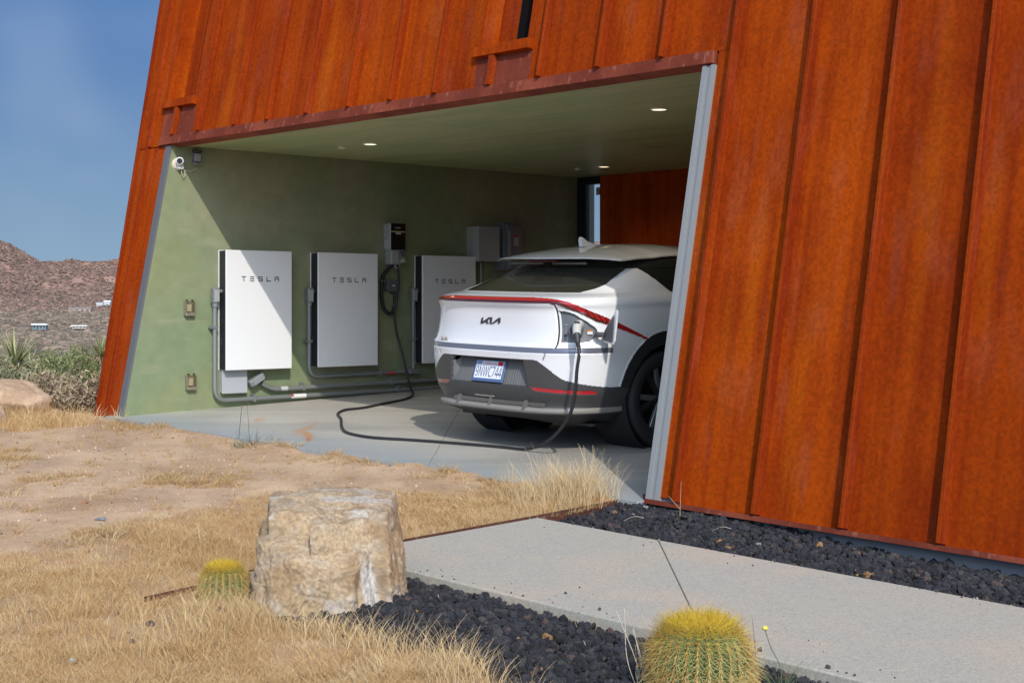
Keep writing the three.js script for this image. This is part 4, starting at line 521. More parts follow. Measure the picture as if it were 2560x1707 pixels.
{
  // local axes: x to the right as one faces it from the walk, z towards the viewer; centre 0.22 m above the gravel
  const chip = (bl, n, sd) => { const q = mulberry(sd), o = bl.slice(); for (let i = 0; i < n; i++) { const t = q() * 6.283, u = q() * 1.7 - 0.7, w = Math.sqrt(Math.max(0, 1 - u * u)), v = [Math.cos(t) * w, u, Math.sin(t) * w]; let m = 0; for (const [a, b, c, d] of bl) m = Math.max(m, (a * v[0] + b * v[1] + c * v[2]) / d); o.push([...v, (1 / m) * (0.90 + 0.09 * q())]); } return o; };
  const back = chip([nd(0.02, 1, 0.16, 0.215), nd(-1, 0.06, 0.12, 0.268), nd(1, 0.10, 0.05, 0.285), nd(0, 0, -1, 0.33), nd(-0.16, -0.05, 1, 0.115), nd(0, -1, 0, 0.34)], 4, 5);
  const front = chip([nd(-0.07, 1, 0.10, 0.150), nd(-1, 0.10, 0.1, 0.305), nd(1, 0.20, 0.2, 0.222), nd(0, 0, -1, 0.2), nd(-0.05, 0.10, 1, 0.262), nd(0, -1, 0, 0.34), nd(-0.7, 0.15, 0.7, 0.315), nd(0.72, 0.15, 0.7, 0.262)], 7, 6);
  const foot = chip([nd(-0.15, 1, 0.1, 0.02), nd(-1, -0.12, 0.1, 0.345), nd(1, 0, 0.2, 0.20), nd(0, 0, -1, 0.2), nd(-0.1, 0.05, 1, 0.27), nd(0, -1, 0, 0.34), nd(-0.75, -0.15, 0.65, 0.36), nd(-0.6, -0.8, 0.2, 0.30)], 6, 7);
  const right = chip([nd(0.10, 1, 0.14, 0.205), nd(1, 0.12, -0.02, 0.328), nd(-1, 0, 0, 0.05), nd(0, 0, -1, 0.3), nd(0.3, 0.02, 1, 0.20), nd(0, -1, 0, 0.34), nd(0.8, 0.05, 0.6, 0.30)], 6, 8);
  const veinX = (y, z) => 0.205 - 0.16 * (y + 0.05) + (f2(y * 8, z * 8, 3, 905) - 0.5) * 0.06;
  const col = (x, y, z, v) => {
    const a = f3(x * 7, y * 7, z * 7, 4, 911), b = f3(x * 22, y * 22, z * 22, 3, 921), g = f3(x * 90, y * 90, z * 90, 2, 931);
    let c = mix3([0.60, 0.45, 0.285], [0.47, 0.32, 0.18], sm(0.4, 0.65, a)); c = mix3(c, [0.64, 0.53, 0.40], sm(0.5, 0.75, b) * 0.7); c = mix3(c, [0.52, 0.43, 0.375], sm(0.05, 0.3, y - 0.18 + (a - 0.5) * 0.15) * 0.7); c = mix3(c, [0.30, 0.21, 0.135], sm(0.58, 0.78, f3(x * 12, y * 12, z * 12, 4, 941)) * 0.55);
    if (z > 0) { const d = Math.abs(x - veinX(y, z)); c = mix3(c, [0.70, 0.66, 0.62], sm(0.042, 0.018, d + (b - 0.5) * 0.03) * sm(0.10, -0.02, y)); c = mix3(c, [0.66, 0.60, 0.55], sm(0.55, 0.68, f3(x * 9 + 3, y * 9, z * 9, 3, 951)) * sm(-0.02, -0.14, y) * 0.85); }
    if (y > 0.15 && v.y > 0.4) c = mix3(c, [0.66, 0.63, 0.58], sm(0.56, 0.7, f3(x * 6, y * 20, z * 16, 3, 961)) * 0.7);
    const k = 0.50 + 0.68 * g; return [c[0] * k, c[1] * k * 0.97, c[2] * k * 0.93];
  };
  const g = rockGeo([back, front, foot, right], 96, 0.062, col, 901, [(x, y, z) => z > 0 && y > -0.25 ? 0.03 * sm(0.025, 0.006, Math.abs(x - (0.245 - 0.2 * (y + 0.02)))) * sm(-0.26, -0.02, y) : 0]);
  const b = thing('boulder', 'large tan granite boulder with white quartz vein at the edge of the gravel', 'boulder', [0.565, G(0.565, 2.76) + 0.13, 2.76], 0.8215); mesh('stone', boxUV(g, 0.3, 0.3), boulderMat, b).scale.set(1.03, 1.16, 1.05);
}
const tanCol = s => (x, y, z) => { const a = f3(x * 6, y * 6, z * 6, 4, s), g = f3(x * 60, y * 60, z * 60, 2, s + 5); const c = mix3([0.52, 0.36, 0.24], [0.40, 0.26, 0.16], sm(0.4, 0.62, a)), k = 0.75 + 0.5 * g; return c.map(q => q * k); };
const lump = (a, b, c, s) => { const q = mulberry(s), o = []; for (let i = 0; i < 22; i++) { const t = q() * 6.283, u = q() * 2 - 1, w = Math.sqrt(1 - u * u), n = [Math.cos(t) * w, u, Math.sin(t) * w]; o.push([...n, Math.hypot(n[0] * a, n[1] * b, n[2] * c) * (0.92 + 0.12 * q())]); } return o; };
for (const [x, z, a, b, c, s, l] of [[-7.78, 0.42, 0.44, 0.20, 0.36, 971, 'rounded pink granite boulder half buried beside the yucca'], [-6.95, 1.05, 0.24, 0.10, 0.2, 981, 'low pale rock at the left edge below the pink boulder']]) { const t = thing('boulder', l, 'boulder', [x, groundY(x, z) + b * 0.35, z]); mesh('stone', rockGeo([lump(a, b, c, s)], 30, 0.05, tanCol(s), s), stoneMat, t); }
// ---------------------------------------------------------------- black lava gravel
const lavaG = (() => { const g = new THREE.IcosahedronGeometry(1, 3), p = g.attributes.position, v = V(); for (let i = 0; i < p.count; i++) { v.fromBufferAttribute(p, i); const q = 0.82 + 0.8 * (f3(v.x * 1.5 + 3, v.y * 1.5, v.z * 1.5, 3, 1001) - 0.5) + 0.5 * (f3(v.x * 4.2, v.y * 4.2, v.z * 4.2, 2, 1002) - 0.5); p.setXYZ(i, v.x * q, v.y * q, v.z * q); } g.computeVertexNormals(); return g; })();
const lavaM = M(1, 1, 1, 0.95); const mtx = new THREE.Matrix4(), qt = new THREE.Quaternion(), eu = new THREE.Euler(), sc = V(), po = V(), cc = new THREE.Color();
function scatter(name, label, geo, m, list, parent = scene) { const o = new THREE.InstancedMesh(geo, m, list.length); list.forEach((e, i) => { mtx.compose(po.set(...e.p), qt.setFromEuler(eu.set(...e.r)), sc.set(...e.s)); o.setMatrixAt(i, mtx); if (e.c) o.setColorAt(i, cc.setRGB(...e.c)); }); o.name = parent === scene ? numbered(name) : name; o.castShadow = o.receiveShadow = true; parent.add(o); tag(o, label, null, null, 'stuff'); return o; }
function gravel(label, n, x0, x1, z0, z1, ok, lift) {
  const L = []; while (L.length < n) { const x = rr(x0, x1), z = rr(z0, z1); if (!ok(x, z)) continue; const s = 0.008 + 0.014 * Math.pow(R(), 1.5) + (R() < 0.07 ? rr(0.004, 0.016) : 0), k = rr(0.28, 1.0); let c = R() < 0.25 ? [0.055 * k, 0.053 * k, 0.052 * k] : [0.034 * k, 0.034 * k, 0.041 * k]; if (R() < 0.006) c = [0.25, 0.14, 0.06]; if (R() < 0.003) c = [0.26, 0.24, 0.23]; if (R() < 0.03) c = [0.075, 0.05, 0.042]; L.push({ p: [x, G(x, z) + lift(x, z) + rr(-0.012, 0.016), z], r: [rr(0, 6.28), rr(0, 6.28), rr(0, 6.28)], s: [s * rr(0.8, 1.25), s * rr(0.65, 1.0), s * rr(0.8, 1.25)], c }); }
  scatter('lava_gravel', label, lavaG, lavaM, L);
}
gravel('black lava gravel strip between the walkway and the rusty wall', 12000, -0.13, 5.2, -0.06, 0.79, (x, z) => !(x < 0.12 && z < 0.01) , (x, z) => -0.045 + 0.028 * sm(0.5, 0.1, z) * sm(1.6, 0.4, x) - 0.03 * sm(0.5, 0.0, z) * sm(1.0, 2.2, x));
gravel('black lava gravel bed below the walkway around the boulder', 16000, 0.02, 4.4, 2.21, 3.4, (x, z) => inBedB(x, z) || (z < 3.2 && R() < 0.06 && x > 0.2), (x, z) => -0.06 + 0.035 * Math.exp(-(((x - 0.95) / 0.35) ** 2 + ((z - 2.7) / 0.4) ** 2)) + 0.02 * f2(x * 3, z * 3, 2, 1003));
{ const L = []; for (let i = 0; i < 150; i++) { const e = R() < 0.5, x = rr(0, 4.5), z = e ? 0.81 + 0.22 * Math.pow(R(), 3) : 2.18 - 0.3 * Math.pow(R(), 3), s = rr(0.002, 0.006) * (R() < 0.1 ? 2 : 1); L.push({ p: [x, G(x, z) + 0.005 + s * 0.5, z], r: [rr(0, 6), rr(0, 6), rr(0, 6)], s: [s, s * 0.8, s], c: R() < 0.6 ? [0.06, 0.055, 0.055] : [0.4, 0.33, 0.25] }); } scatter('grit', 'loose grit and stray gravel along the walkway edges', lavaG, lavaM, L); }
// ---------------------------------------------------------------- barrel cacti
function cactus(label, x, z, y, rad, hgt, nr, seed) {
  const q = mulberry(seed), t = thing('barrel_cactus', label, 'cactus', [x, y, z], 0, 'golden barrel cacti'); const prof = s => { const a = s * Math.PI * 0.5; return s < 0.45 ? [rad * (0.80 + 0.2 * Math.sin(s / 0.45 * Math.PI / 2)), hgt * s] : (() => { const u = (s - 0.45) / 0.55; return [rad * Math.pow(Math.cos(u * Math.PI / 2), 0.72), hgt * (0.45 + 0.55 * Math.pow(Math.sin(u * Math.PI / 2), 0.85)) - hgt * 0.10 * sm(0.8, 1, u)]; })(); };
  const nu = nr * 8, nv = 44, p = [], ix = [], rib = a => Math.pow(Math.abs(Math.cos(a * nr / 2)), 0.75); for (let j = 0; j <= nv; j++) for (let i = 0; i <= nu; i++) { const a = i / nu * 6.28319, [r0, yy] = prof(j / nv), r = r0 * (0.86 + 0.14 * rib(a)); p.push(Math.cos(a) * r, yy, Math.sin(a) * r); } for (let j = 0; j < nv; j++) for (let i = 0; i < nu; i++) { const a = j * (nu + 1) + i; ix.push(a, a + nu + 1, a + 1, a + 1, a + nu + 1, a + nu + 2); }
  const g = new THREE.BufferGeometry(); g.setAttribute('position', new THREE.Float32BufferAttribute(p, 3)); g.setIndex(ix); g.computeVertexNormals(); mesh('body', g, M(0.06, 0.135, 0.04, 0.6, { side: THREE.DoubleSide }), t);
  const S = [], dir = V(), add = (o, d, l, w, col) => S.push({ o, d, l, w, col }); const pick = (u) => { const k = q(); let c = u > 0.8 ? mix3([0.76, 0.52, 0.03], [0.80, 0.64, 0.10], k) : mix3(mix3([0.42, 0.27, 0.06], [0.56, 0.44, 0.18], k), [0.62, 0.44, 0.04], sm(0.5, 0.85, u) * 0.7); if (q() < 0.12) c = [0.45, 0.20, 0.05]; return c; };
  for (let k = 0; k < nr; k++) { const a = k / nr * 6.28319 + 3.14159 / nr * 0; for (let j = 0; j < 19; j++) { const s = 0.1 + 0.87 * Math.pow((j + 0.5) / 19, 0.9), [r0, yy] = prof(s), [r1, y1] = prof(Math.min(1, s + 0.02)), n = V(y1 - yy, r0 - r1, 0).normalize(), o = V(Math.cos(a) * r0, yy, Math.sin(a) * r0), nx = V(Math.cos(a) * n.x, n.y, Math.sin(a) * n.x), tg = V(-Math.sin(a), 0, Math.cos(a)), bt = nx.clone().cross(tg); const m = s > 0.75 ? 9 : 9; for (let i = 0; i < m; i++) { const f = (i + q() * 0.5) / m * 6.283, sp = rr(0.55, 1.35), d = nx.clone().multiplyScalar(i < 2 ? 1.2 : 0.55).addScaledVector(tg, Math.cos(f) * sp).addScaledVector(bt, Math.sin(f) * sp).add(V(0, s > 0.7 ? 0.5 : -0.12, 0)).normalize(); add(o, d, rad * rr(0.20, 0.42) * (i < 2 ? 1.25 : 1), 0.0011, pick(s)); } } }
  for (let i = 0; i < 1500; i++) { const a = q() * 6.283, u = Math.sqrt(q()), [r0, yy] = prof(1 - 0.24 * u), r = r0 * rr(0.85, 1); const o = V(Math.cos(a) * r, yy - 0.003, Math.sin(a) * r), d = V(Math.cos(a) * u * 1.1 + rr(-0.4, 0.4), 1, Math.sin(a) * u * 1.1 + rr(-0.4, 0.4)).normalize(); const k = q(); add(o, d, rad * rr(0.05, 0.13), 0.0011, u < 0.45 ? mix3([0.80, 0.46, 0.04], [0.84, 0.62, 0.22], k) : mix3([0.80, 0.58, 0.02], [0.85, 0.72, 0.12], k)); }
  const P3 = [], C3 = [], t1 = V(), t2 = V(); for (const { o, d, l, w, col } of S) { t1.set(0.3, 0.2, 0.9).cross(d).normalize(); t2.copy(d).cross(t1); const e = o.clone().addScaledVector(d, l); e.y -= l * 0.06; const r = [0, 1, 2].map(i => o.clone().addScaledVector(t1, Math.cos(i * 2.094) * w).addScaledVector(t2, Math.sin(i * 2.094) * w)); const e2 = [0, 1, 2].map(i => e.clone().addScaledVector(t1, Math.cos(i * 2.094) * w * 0.35).addScaledVector(t2, Math.sin(i * 2.094) * w * 0.35)); for (let i = 0; i < 3; i++) { const a = r[i], b = r[(i + 1) % 3], c = e2[i], f = e2[(i + 1) % 3]; for (const v of [a, b, c, b, f, c]) { P3.push(v.x, v.y, v.z); C3.push(...col); } } }
  const sg = new THREE.BufferGeometry(); sg.setAttribute('position', new THREE.Float32BufferAttribute(P3, 3)); sg.setAttribute('color', new THREE.Float32BufferAttribute(C3, 3)); sg.computeVertexNormals(); mesh('spines', sg, new THREE.MeshStandardMaterial({ vertexColors: true, roughness: 0.55, side: THREE.DoubleSide }), t).userData.kind = 'stuff';
}
cactus('large golden barrel cactus at the near edge of the walkway', 2.609, 2.621, G(2.609, 2.621) - 0.055, 0.170, 0.268, 27, 31);
cactus('small golden barrel cactus in dry grass beside the boulder', 0.215, 3.08, G(0.2, 3.08) - 0.04, 0.098, 0.165, 21, 57);
// ---------------------------------------------------------------- dry grass
function tuftGeo(blades, h, spread, w, seed, lean = 0.5) {
  const q = mulberry(seed), p = [], ix = []; for (let b = 0; b < blades; b++) { const a = q() * 6.283, r = spread * Math.sqrt(q()), bx = Math.cos(a) * r, bz = Math.sin(a) * r, da = a + (q() - 0.5) * 2.2, ln = lean * (0.25 + q()) * h, hh = h * (0.45 + 0.6 * q()), wa = q() * 3.14, wx = Math.cos(wa) * w * 0.5, wz = Math.sin(wa) * w * 0.5, n0 = p.length / 3; for (let k = 0; k <= 3; k++) { const t = k / 3, x = bx + Math.cos(da) * ln * t * t, z = bz + Math.sin(da) * ln * t * t, y = hh * (t - 0.12 * t * t), f = 1 - 0.75 * t; p.push(x - wx * f, y, z - wz * f, x + wx * f, y, z + wz * f); } for (let k = 0; k < 3; k++) { const i = n0 + k * 2; ix.push(i, i + 1, i + 2, i + 1, i + 3, i + 2); } }
  const g = new THREE.BufferGeometry(); g.setAttribute('position', new THREE.Float32BufferAttribute(p, 3)); g.setIndex(ix); g.computeVertexNormals(); return g;
}
const grassM = new THREE.MeshPhysicalMaterial({ color: 0xffffff, roughness: 0.85, side: THREE.DoubleSide });
const straw = () => { const k = R(); let c = mix3([0.46, 0.28, 0.11], [0.60, 0.42, 0.20], k); if (R() < 0.2) c = mix3(c, [0.40, 0.21, 0.085], 0.7); if (R() < 0.12) c = mix3(c, [0.68, 0.55, 0.34], 0.7); return c; };
const blocked = (x, z) => (x > -0.12 && z < 2.24 && z > -0.3) || Math.hypot(x - 2.609, z - 2.621) < 0.17 || Math.hypot(x - 0.6, z - 2.75) < 0.27 || (x > -6.55 && z < 0.05 && !(z > -0.2 && x < -3 && false)) || Math.hypot(x - 0.215, z - 3.08) < 0.09;
function grass(name, label, geo, n, x0, x1, z0, z1, dens, sz, tint) { const L = []; let tries = 0; while (L.length < n && tries++ < n * 40) { const x = rr(x0, x1), z = rr(z0, z1); if (blocked(x, z) || R() > dens(x, z)) continue; const s = sz(x, z) * rr(0.6, 1.25), c = straw(); L.push({ p: [x, groundY(x, z) - 0.004, z], r: [rr(-0.12, 0.12), rr(0, 6.28), rr(-0.12, 0.12)], s: [s, s * rr(0.75, 1.2), s], c: tint ? tint(c, x, z) : c }); } return scatter(name, label, geo, grassM, L); }
const dFg = (x, z) => grassy(x, z) * (inBedB(x, z) ? 0.03 : 1) * (0.30 + 0.7 * sm(0.32, 0.66, f2(x * 2.2, z * 2.2, 3, 1101)));
grass('dry_grass', 'short dry straw coloured grass across the foreground yard', tuftGeo(20, 0.040, 0.06, 0.0022, 3, 1.0), 17000, -2.2, 3.6, 0.15, 5.6, dFg, (x, z) => 0.75 + 0.5 * f2(x * 3, z * 3, 2, 1111));
grass('dry_grass', 'taller dry grass stems in the foreground', tuftGeo(6, 0.13, 0.05, 0.0022, 5, 0.5), 900, -0.9, 3.2, 2.2, 5.2, (x, z) => dFg(x, z) * sm(0.45, 0.65, f2(x * 1.6 + 7, z * 1.6, 3, 1121)), () => 1);
grass('dry_grass', 'tall pale dry grass along the gravel bed rim', tuftGeo(5, 0.19, 0.06, 0.0024, 7, 0.4), 300, 0.25, 3.3, 2.75, 3.6, (x, z) => Math.exp(-(((z - (3.16 + 0.08 * Math.sin(x * 3.1))) / 0.13) ** 2)) * sm(0.2, 0.45, x) * sm(2.5, 1.9, x), () => 1, c => mix3(c, [0.66, 0.52, 0.30], 0.4));
grass('dry_grass', 'fluffy pale dry grass beside the garage slab and steel edging', tuftGeo(9, 0.22, 0.07, 0.0024, 9, 0.45), 300, -1.7, -0.16, -0.02, 1.9, (x, z) => Math.max(Math.exp(-(((x + 0.5) / 0.28) ** 2)) * sm(0.75, 0.1, z), 0.22 * Math.exp(-(((x + 0.3) / 0.18) ** 2)), 0.03 * sm(0.5, 0.1, z)), (x, z) => lerp(0.5, 1.15, sm(0.9, 0.15, z) * sm(-1.3, -0.6, x)), c => mix3(c, [0.68, 0.53, 0.31], 0.55));
grass('dry_grass', 'sparse dry tufts on the bare dirt', tuftGeo(22, 0.055, 0.045, 0.0035, 11, 1.0), 2600, -7.5, -0.9, 0.06, 5, (x, z) => 0.05 + 0.9 * sm(0.55, 0.72, f2(x * 1.4 + 3, z * 1.4, 4, 1131)) * sm(0.2, 0.8, z + 0.3) + 0.8 * Math.exp(-(((z - 0.12) / 0.12) ** 2)) * sm(0.4, 0.6, n2(x * 1.8, 1, 1132)), () => rr(0.6, 1.2), c => mix3(c, [0.34, 0.23, 0.11], 0.45));
grass('dry_grass', 'dry grass around the left corner of the house', tuftGeo(16, 0.16, 0.08, 0.004, 13, 0.6), 2600, -12, -6.2, -1.6, 2.2, (x, z) => (x < -7.05 || z > 0.02 ? 1 : 0) * (0.15 + 0.85 * sm(0.4, 0.6, f2(x * 1.3, z * 1.3, 3, 1141))), () => 1.0);
{ // pebbles strewn on the dirt
  const L = []; for (let i = 0; i < 5200; i++) { const x = rr(-8, 2.6), z = rr(0.15, 5.4); if (blocked(x, z) || inBedB(x, z)) continue; const s = 0.003 + 0.007 * Math.pow(R(), 4), k = rr(0.6, 1.2); L.push({ p: [x, groundY(x, z) + s * 0.2, z], r: [rr(0, 6), rr(0, 6), rr(0, 6)], s: [s * 1.2, s * 0.8, s], c: R() < 0.1 ? [0.12, 0.10, 0.09] : [0.50 * k, 0.37 * k, 0.27 * k] }); }
  scatter('pebbles', 'small pebbles strewn on the sandy yard', new THREE.IcosahedronGeometry(1, 1), M(1, 1, 1, 0.95), L);
}
[[0.473, 3.595, 0.02, 'dark round stone lying in foreground grass, largest of four'], [0.655, 3.778, 0.018, 'dark stone in the grass below the largest loose stone'], [0.745, 4.077, 0.018, 'pale grey stone in the grass near the lower left'], [0.657, 4.077, 0.014, 'small black stone touching the pale grey one'], [0.165, 3.577, 0.011, 'small dark stone in grass left of the little cactus'], [-0.105, 3.85, 0.012, 'small dark stone on the bare patch at far left'], [0.463, 3.252, 0.022, 'grey lava stone at the foot of the small cactus'], [-2.472, 2.377, 0.022, 'small reddish stone on the open dirt'], [-1.853, 2.599, 0.026, 'flat grey chip lying on the open dirt']].forEach(([x, z, s, l], i) => { const t = thing('loose_stone', l, 'stone', [x, groundY(x, z) + s * 0.35, z], i * 1.3, 'loose stones in the yard'); const o = mesh('stone', lavaG, i === 2 ? M(0.36, 0.33, 0.31, 0.9) : i === 7 ? M(0.30, 0.15, 0.09, 0.9) : i === 8 ? M(0.20, 0.22, 0.25, 0.8) : M(0.05, 0.045, 0.052, 0.95), t); o.scale.set(s * (i === 8 ? 1.5 : 1.1), s * (i === 8 ? 0.45 : 0.85), s); });
// ---------------------------------------------------------------- plants
function spriteGeo(n, seed, f) { const q = mulberry(seed), p = [], c = []; for (let i = 0; i < n; i++) f(q, (a, b, d, e, col) => { for (const v of [a, b, d, b, e, d]) { p.push(v.x, v.y, v.z); c.push(...col); } }); const g = new THREE.BufferGeometry(); g.setAttribute('position', new THREE.Float32BufferAttribute(p, 3)); g.setAttribute('color', new THREE.Float32BufferAttribute(c, 3)); g.computeVertexNormals(); return g; }
const leafM = new THREE.MeshPhysicalMaterial({ vertexColors: true, roughness: 0.75, side: THREE.DoubleSide });
const leafG = [0, 1, 2].map(k => { const p = [], ix = [], L = 1, n = 6; for (let i = 0; i <= n; i++) { const t = i / n, w = 0.030 * (1 - Math.pow(t, 2.2)) + 0.002, y = Math.sin(t * (0.05 + 0.22 * k)) * -0.5 * t, z = t * L; p.push(-w, y + 0.012, z, 0, y, z, w, y + 0.012, z); } for (let i = 0; i < n; i++) { const a = i * 3; ix.push(a, a + 3, a + 1, a + 1, a + 3, a + 4, a + 1, a + 4, a + 2, a + 2, a + 4, a + 5); } const g = new THREE.BufferGeometry(); g.setAttribute('position', new THREE.Float32BufferAttribute(p, 3)); g.setIndex(ix); g.computeVertexNormals(); return g; });
const yM = [[0.28, 0.30, 0.12], [0.37, 0.38, 0.18], [0.22, 0.25, 0.10], [0.42, 0.34, 0.20]].map(c => M(...c, 0.55, { side: THREE.DoubleSide }));
function yucca(x, z, y, L, n, l, seed) { const q = mulberry(seed), t = thing('yucca', l, 'yucca', [x, y, z], 0, 'yuccas beside the house'); mesh('trunk', cyl(0.09, 0.07, 0.35, 10).translate(0, -0.33, 0), M(0.22, 0.16, 0.10, 0.95), t); for (let i = 0; i < n; i++) { const u = Math.pow(i / n, 0.8), el = lerp(1.45, -0.45, u), o = mesh('leaf', leafG[u > 0.7 ? 2 : i % 2], yM[u > 0.8 ? 3 : Math.floor(q() * 3)], t); o.rotation.set(-el, q() * 6.283, 0, 'YXZ'); const s = L * (0.8 + 0.35 * q()); o.scale.set(s * 1.1, s, s); } }
yucca(-9.24, -0.28, 0.50, 0.40, 85, 'large spiky yucca at the left edge behind the shrubs', 61); yucca(-9.1, -1.2, 0.58, 0.27, 80, 'yucca half hidden behind the rusty corner of the house', 62); yucca(-9.9, -0.75, 0.44, 0.27, 55, 'smaller yucca between the large yucca and the green shrubs', 63);
function shrub(x, z, w, h, n, cols, l, seed, name = 'desert_shrub') {
  const t = thing(name, l, 'shrub', [x, H(x, z) - 0.05, z], 0, 'shrubs at the left of the house'), q = mulberry(seed), tips = [], br = [];
  for (let i = 0; i < 34; i++) { const a = q() * 6.283, e = 0.25 + q() * 0.95, l2 = (0.55 + 0.45 * q()), d = V(Math.cos(a) * Math.cos(e) * w, Math.sin(e) * h, Math.sin(a) * Math.cos(e) * w).multiplyScalar(l2), m = d.clone().multiplyScalar(0.5).add(V((q() - 0.5) * 0.12, 0.05, (q() - 0.5) * 0.12)); br.push(bar(V(0, 0, 0), m, 0.008, 0.005, 5), bar(m, d, 0.005, 0.002, 5)); tips.push([m, d]); for (let k = 0; k < 3; k++) { const f = m.clone().lerp(d, q()), g2 = f.clone().add(V((q() - 0.5) * 0.3, q() * 0.22, (q() - 0.5) * 0.3)); br.push(bar(f, g2, 0.003, 0.0012, 4)); tips.push([f, g2]); } }
  mesh('branches', br, M(0.20, 0.15, 0.10, 0.95), t);
  mesh('foliage', spriteGeo(n, seed + 1, (r, put) => { const [a, b] = tips[Math.floor(r() * tips.length)], o = a.clone().lerp(b, Math.pow(r(), 0.6)).add(V((r() - 0.5) * 0.12, (r() - 0.5) * 0.1, (r() - 0.5) * 0.12)), u = V(r() - 0.5, r() - 0.2, r() - 0.5).normalize().multiplyScalar(0.03 + 0.03 * r()), s = V(r() - 0.5, r() - 0.5, r() - 0.5).cross(u).normalize().multiplyScalar(0.005 + 0.004 * r()), c = cols[Math.floor(r() * cols.length)], k = 0.8 + 0.4 * r(); put(o.clone().sub(s), o.clone().add(s), o.clone().add(u).sub(s.clone().multiplyScalar(0.4)), o.clone().add(u).add(s.clone().multiplyScalar(0.4)), c.map(v => v * k)); }), leafM, t).userData.kind = 'stuff';
}
const gr1 = [[0.19, 0.22, 0.085], [0.24, 0.25, 0.11], [0.15, 0.19, 0.065]], gr2 = [[0.34, 0.26, 0.16], [0.25, 0.19, 0.12], [0.40, 0.31, 0.20]], gr3 = [[0.29, 0.27, 0.17], [0.24, 0.23, 0.13], [0.20, 0.21, 0.10]];
shrub(-8.35, -0.45, 0.5, 0.52, 5200, gr1, 'feathery green shrub against the rusty corner', 71); shrub(-8.9, -0.1, 0.6, 0.42, 4800, gr3, 'grey green shrub in front of the smaller yucca', 72); shrub(-7.75, 0.05, 0.4, 0.32, 2600, gr2, 'dry brown twiggy shrub in front of the green ones', 73); shrub(-9.0, 0.6, 0.5, 0.32, 3000, gr2, 'dry brown shrub below the large yucca at the left edge', 74); shrub(-7.25, -0.05, 0.28, 0.42, 1300, gr2, 'thin dry weed at the foot of the rusty corner', 75); shrub(-9.9, -1.2, 0.6, 0.45, 3600, gr1, 'green shrub behind the others near the corner', 76);
{ // green weed sprouting at the slab edge
  const t = thing('weed_clump', 'small blue green weed clump sprouting at the slab edge', 'weed', [-4.1, groundY(-4.1, 0.1), 0.1]); mesh('stems', tuftGeo(26, 0.17, 0.17, 0.006, 81, 0.5), M(0.13, 0.17, 0.11, 0.7, { side: THREE.DoubleSide }), t); mesh('leaves', tuftGeo(50, 0.07, 0.2, 0.011, 82, 0.8), M(0.17, 0.21, 0.14, 0.7, { side: THREE.DoubleSide }), t); mesh('tall_stalk', bar(V(-0.05, 0, 0), V(-0.06, 0.36, 0.02), 0.003, 0.0015, 5), M(0.16, 0.13, 0.09, 0.9), t);
}
{ // wildflower behind the large cactus
  const t = thing('wildflower', 'thin green wildflower with one yellow bloom behind the large cactus', 'flower', [2.83, G(2.83, 2.45) - 0.06, 2.45]), gm = M(0.10, 0.14, 0.05, 0.7, { side: THREE.DoubleSide }); const top = V(-0.045, 0.255, 0.03); mesh('stem', cable([V(0, 0, 0), V(0.0, 0.12, 0.0), V(-0.03, 0.2, 0.02), top], 0.0016, 30, 5), gm, t); mesh('bloom', [new THREE.SphereGeometry(0.011, 12, 10).scale(1, 0.8, 1).translate(top.x, top.y + 0.005, top.z)], M(0.72, 0.60, 0.10, 0.6), t); mesh('leaves', tuftGeo(34, 0.2, 0.035, 0.0035, 91, 0.55), gm, t); mesh('dry_stalk', bar(V(-0.06, 0, 0.04), V(-0.085, 0.29, 0.05), 0.0018, 0.001, 5), M(0.2, 0.16, 0.12, 0.8), t);
}
[[[0.2, 0.42], [0.3, 0.36], 'bent dry twig lying on gravel by the garden edging'], [[0.75, 0.3], [0.86, 0.27], 'dry twig lying on the gravel strip below the wall base'], [[1.9, 2.5], [1.98, 2.56], 'dry twig on the gravel near the large cactus'], [[0.9, 2.4], [0.98, 2.46], 'pale broken twig on gravel right of the boulder']].forEach(([a, b, l]) => { const t = thing('dry_twig', l, 'twig', [a[0], G(a[0], a[1]) - 0.02, a[1]], 0, 'dry twigs on the gravel'); const d = V(b[0] - a[0], 0.02, b[1] - a[1]); mesh('twig', cable([V(0, 0, 0), d.clone().multiplyScalar(0.5).add(V(0.01, 0.018, 0.01)), d], 0.0018, 20, 5), M(0.42, 0.36, 0.28, 0.9), t); });
{ const t = thing('dry_weed', 'thin dry weed standing at the base of the rusty wall', 'weed', [0.36, G(0.36, 0.12) - 0.03, 0.12]); mesh('stalk', [bar(V(0, 0, 0), V(0.01, 0.22, 0), 0.0025, 0.0012, 5), bar(V(0, 0.06, 0), V(-0.07, 0.13, 0.02), 0.002, 0.001, 5), bar(V(0.0, 0.02, 0), V(0.09, 0.03, 0.05), 0.002, 0.001, 5)], M(0.42, 0.30, 0.18, 0.8), t); }
{ const t = thing('dead_leaves', 'pale dead spines and stalks at the left of the large cactus', 'stalks', [2.36, G(2.36, 2.62) - 0.06, 2.66]); const b = []; const q = mulberry(99); for (let i = 0; i < 9; i++) b.push(cable([V(q() * 0.06, 0, q() * 0.06), V((q() - 0.6) * 0.15, 0.06 + q() * 0.1, (q() - 0.5) * 0.1), V((q() - 0.7) * 0.25, 0.08 + q() * 0.22, (q() - 0.5) * 0.18)], 0.0018, 14, 5)); mesh('stalks', b, M(0.50, 0.42, 0.32, 0.8), t); }
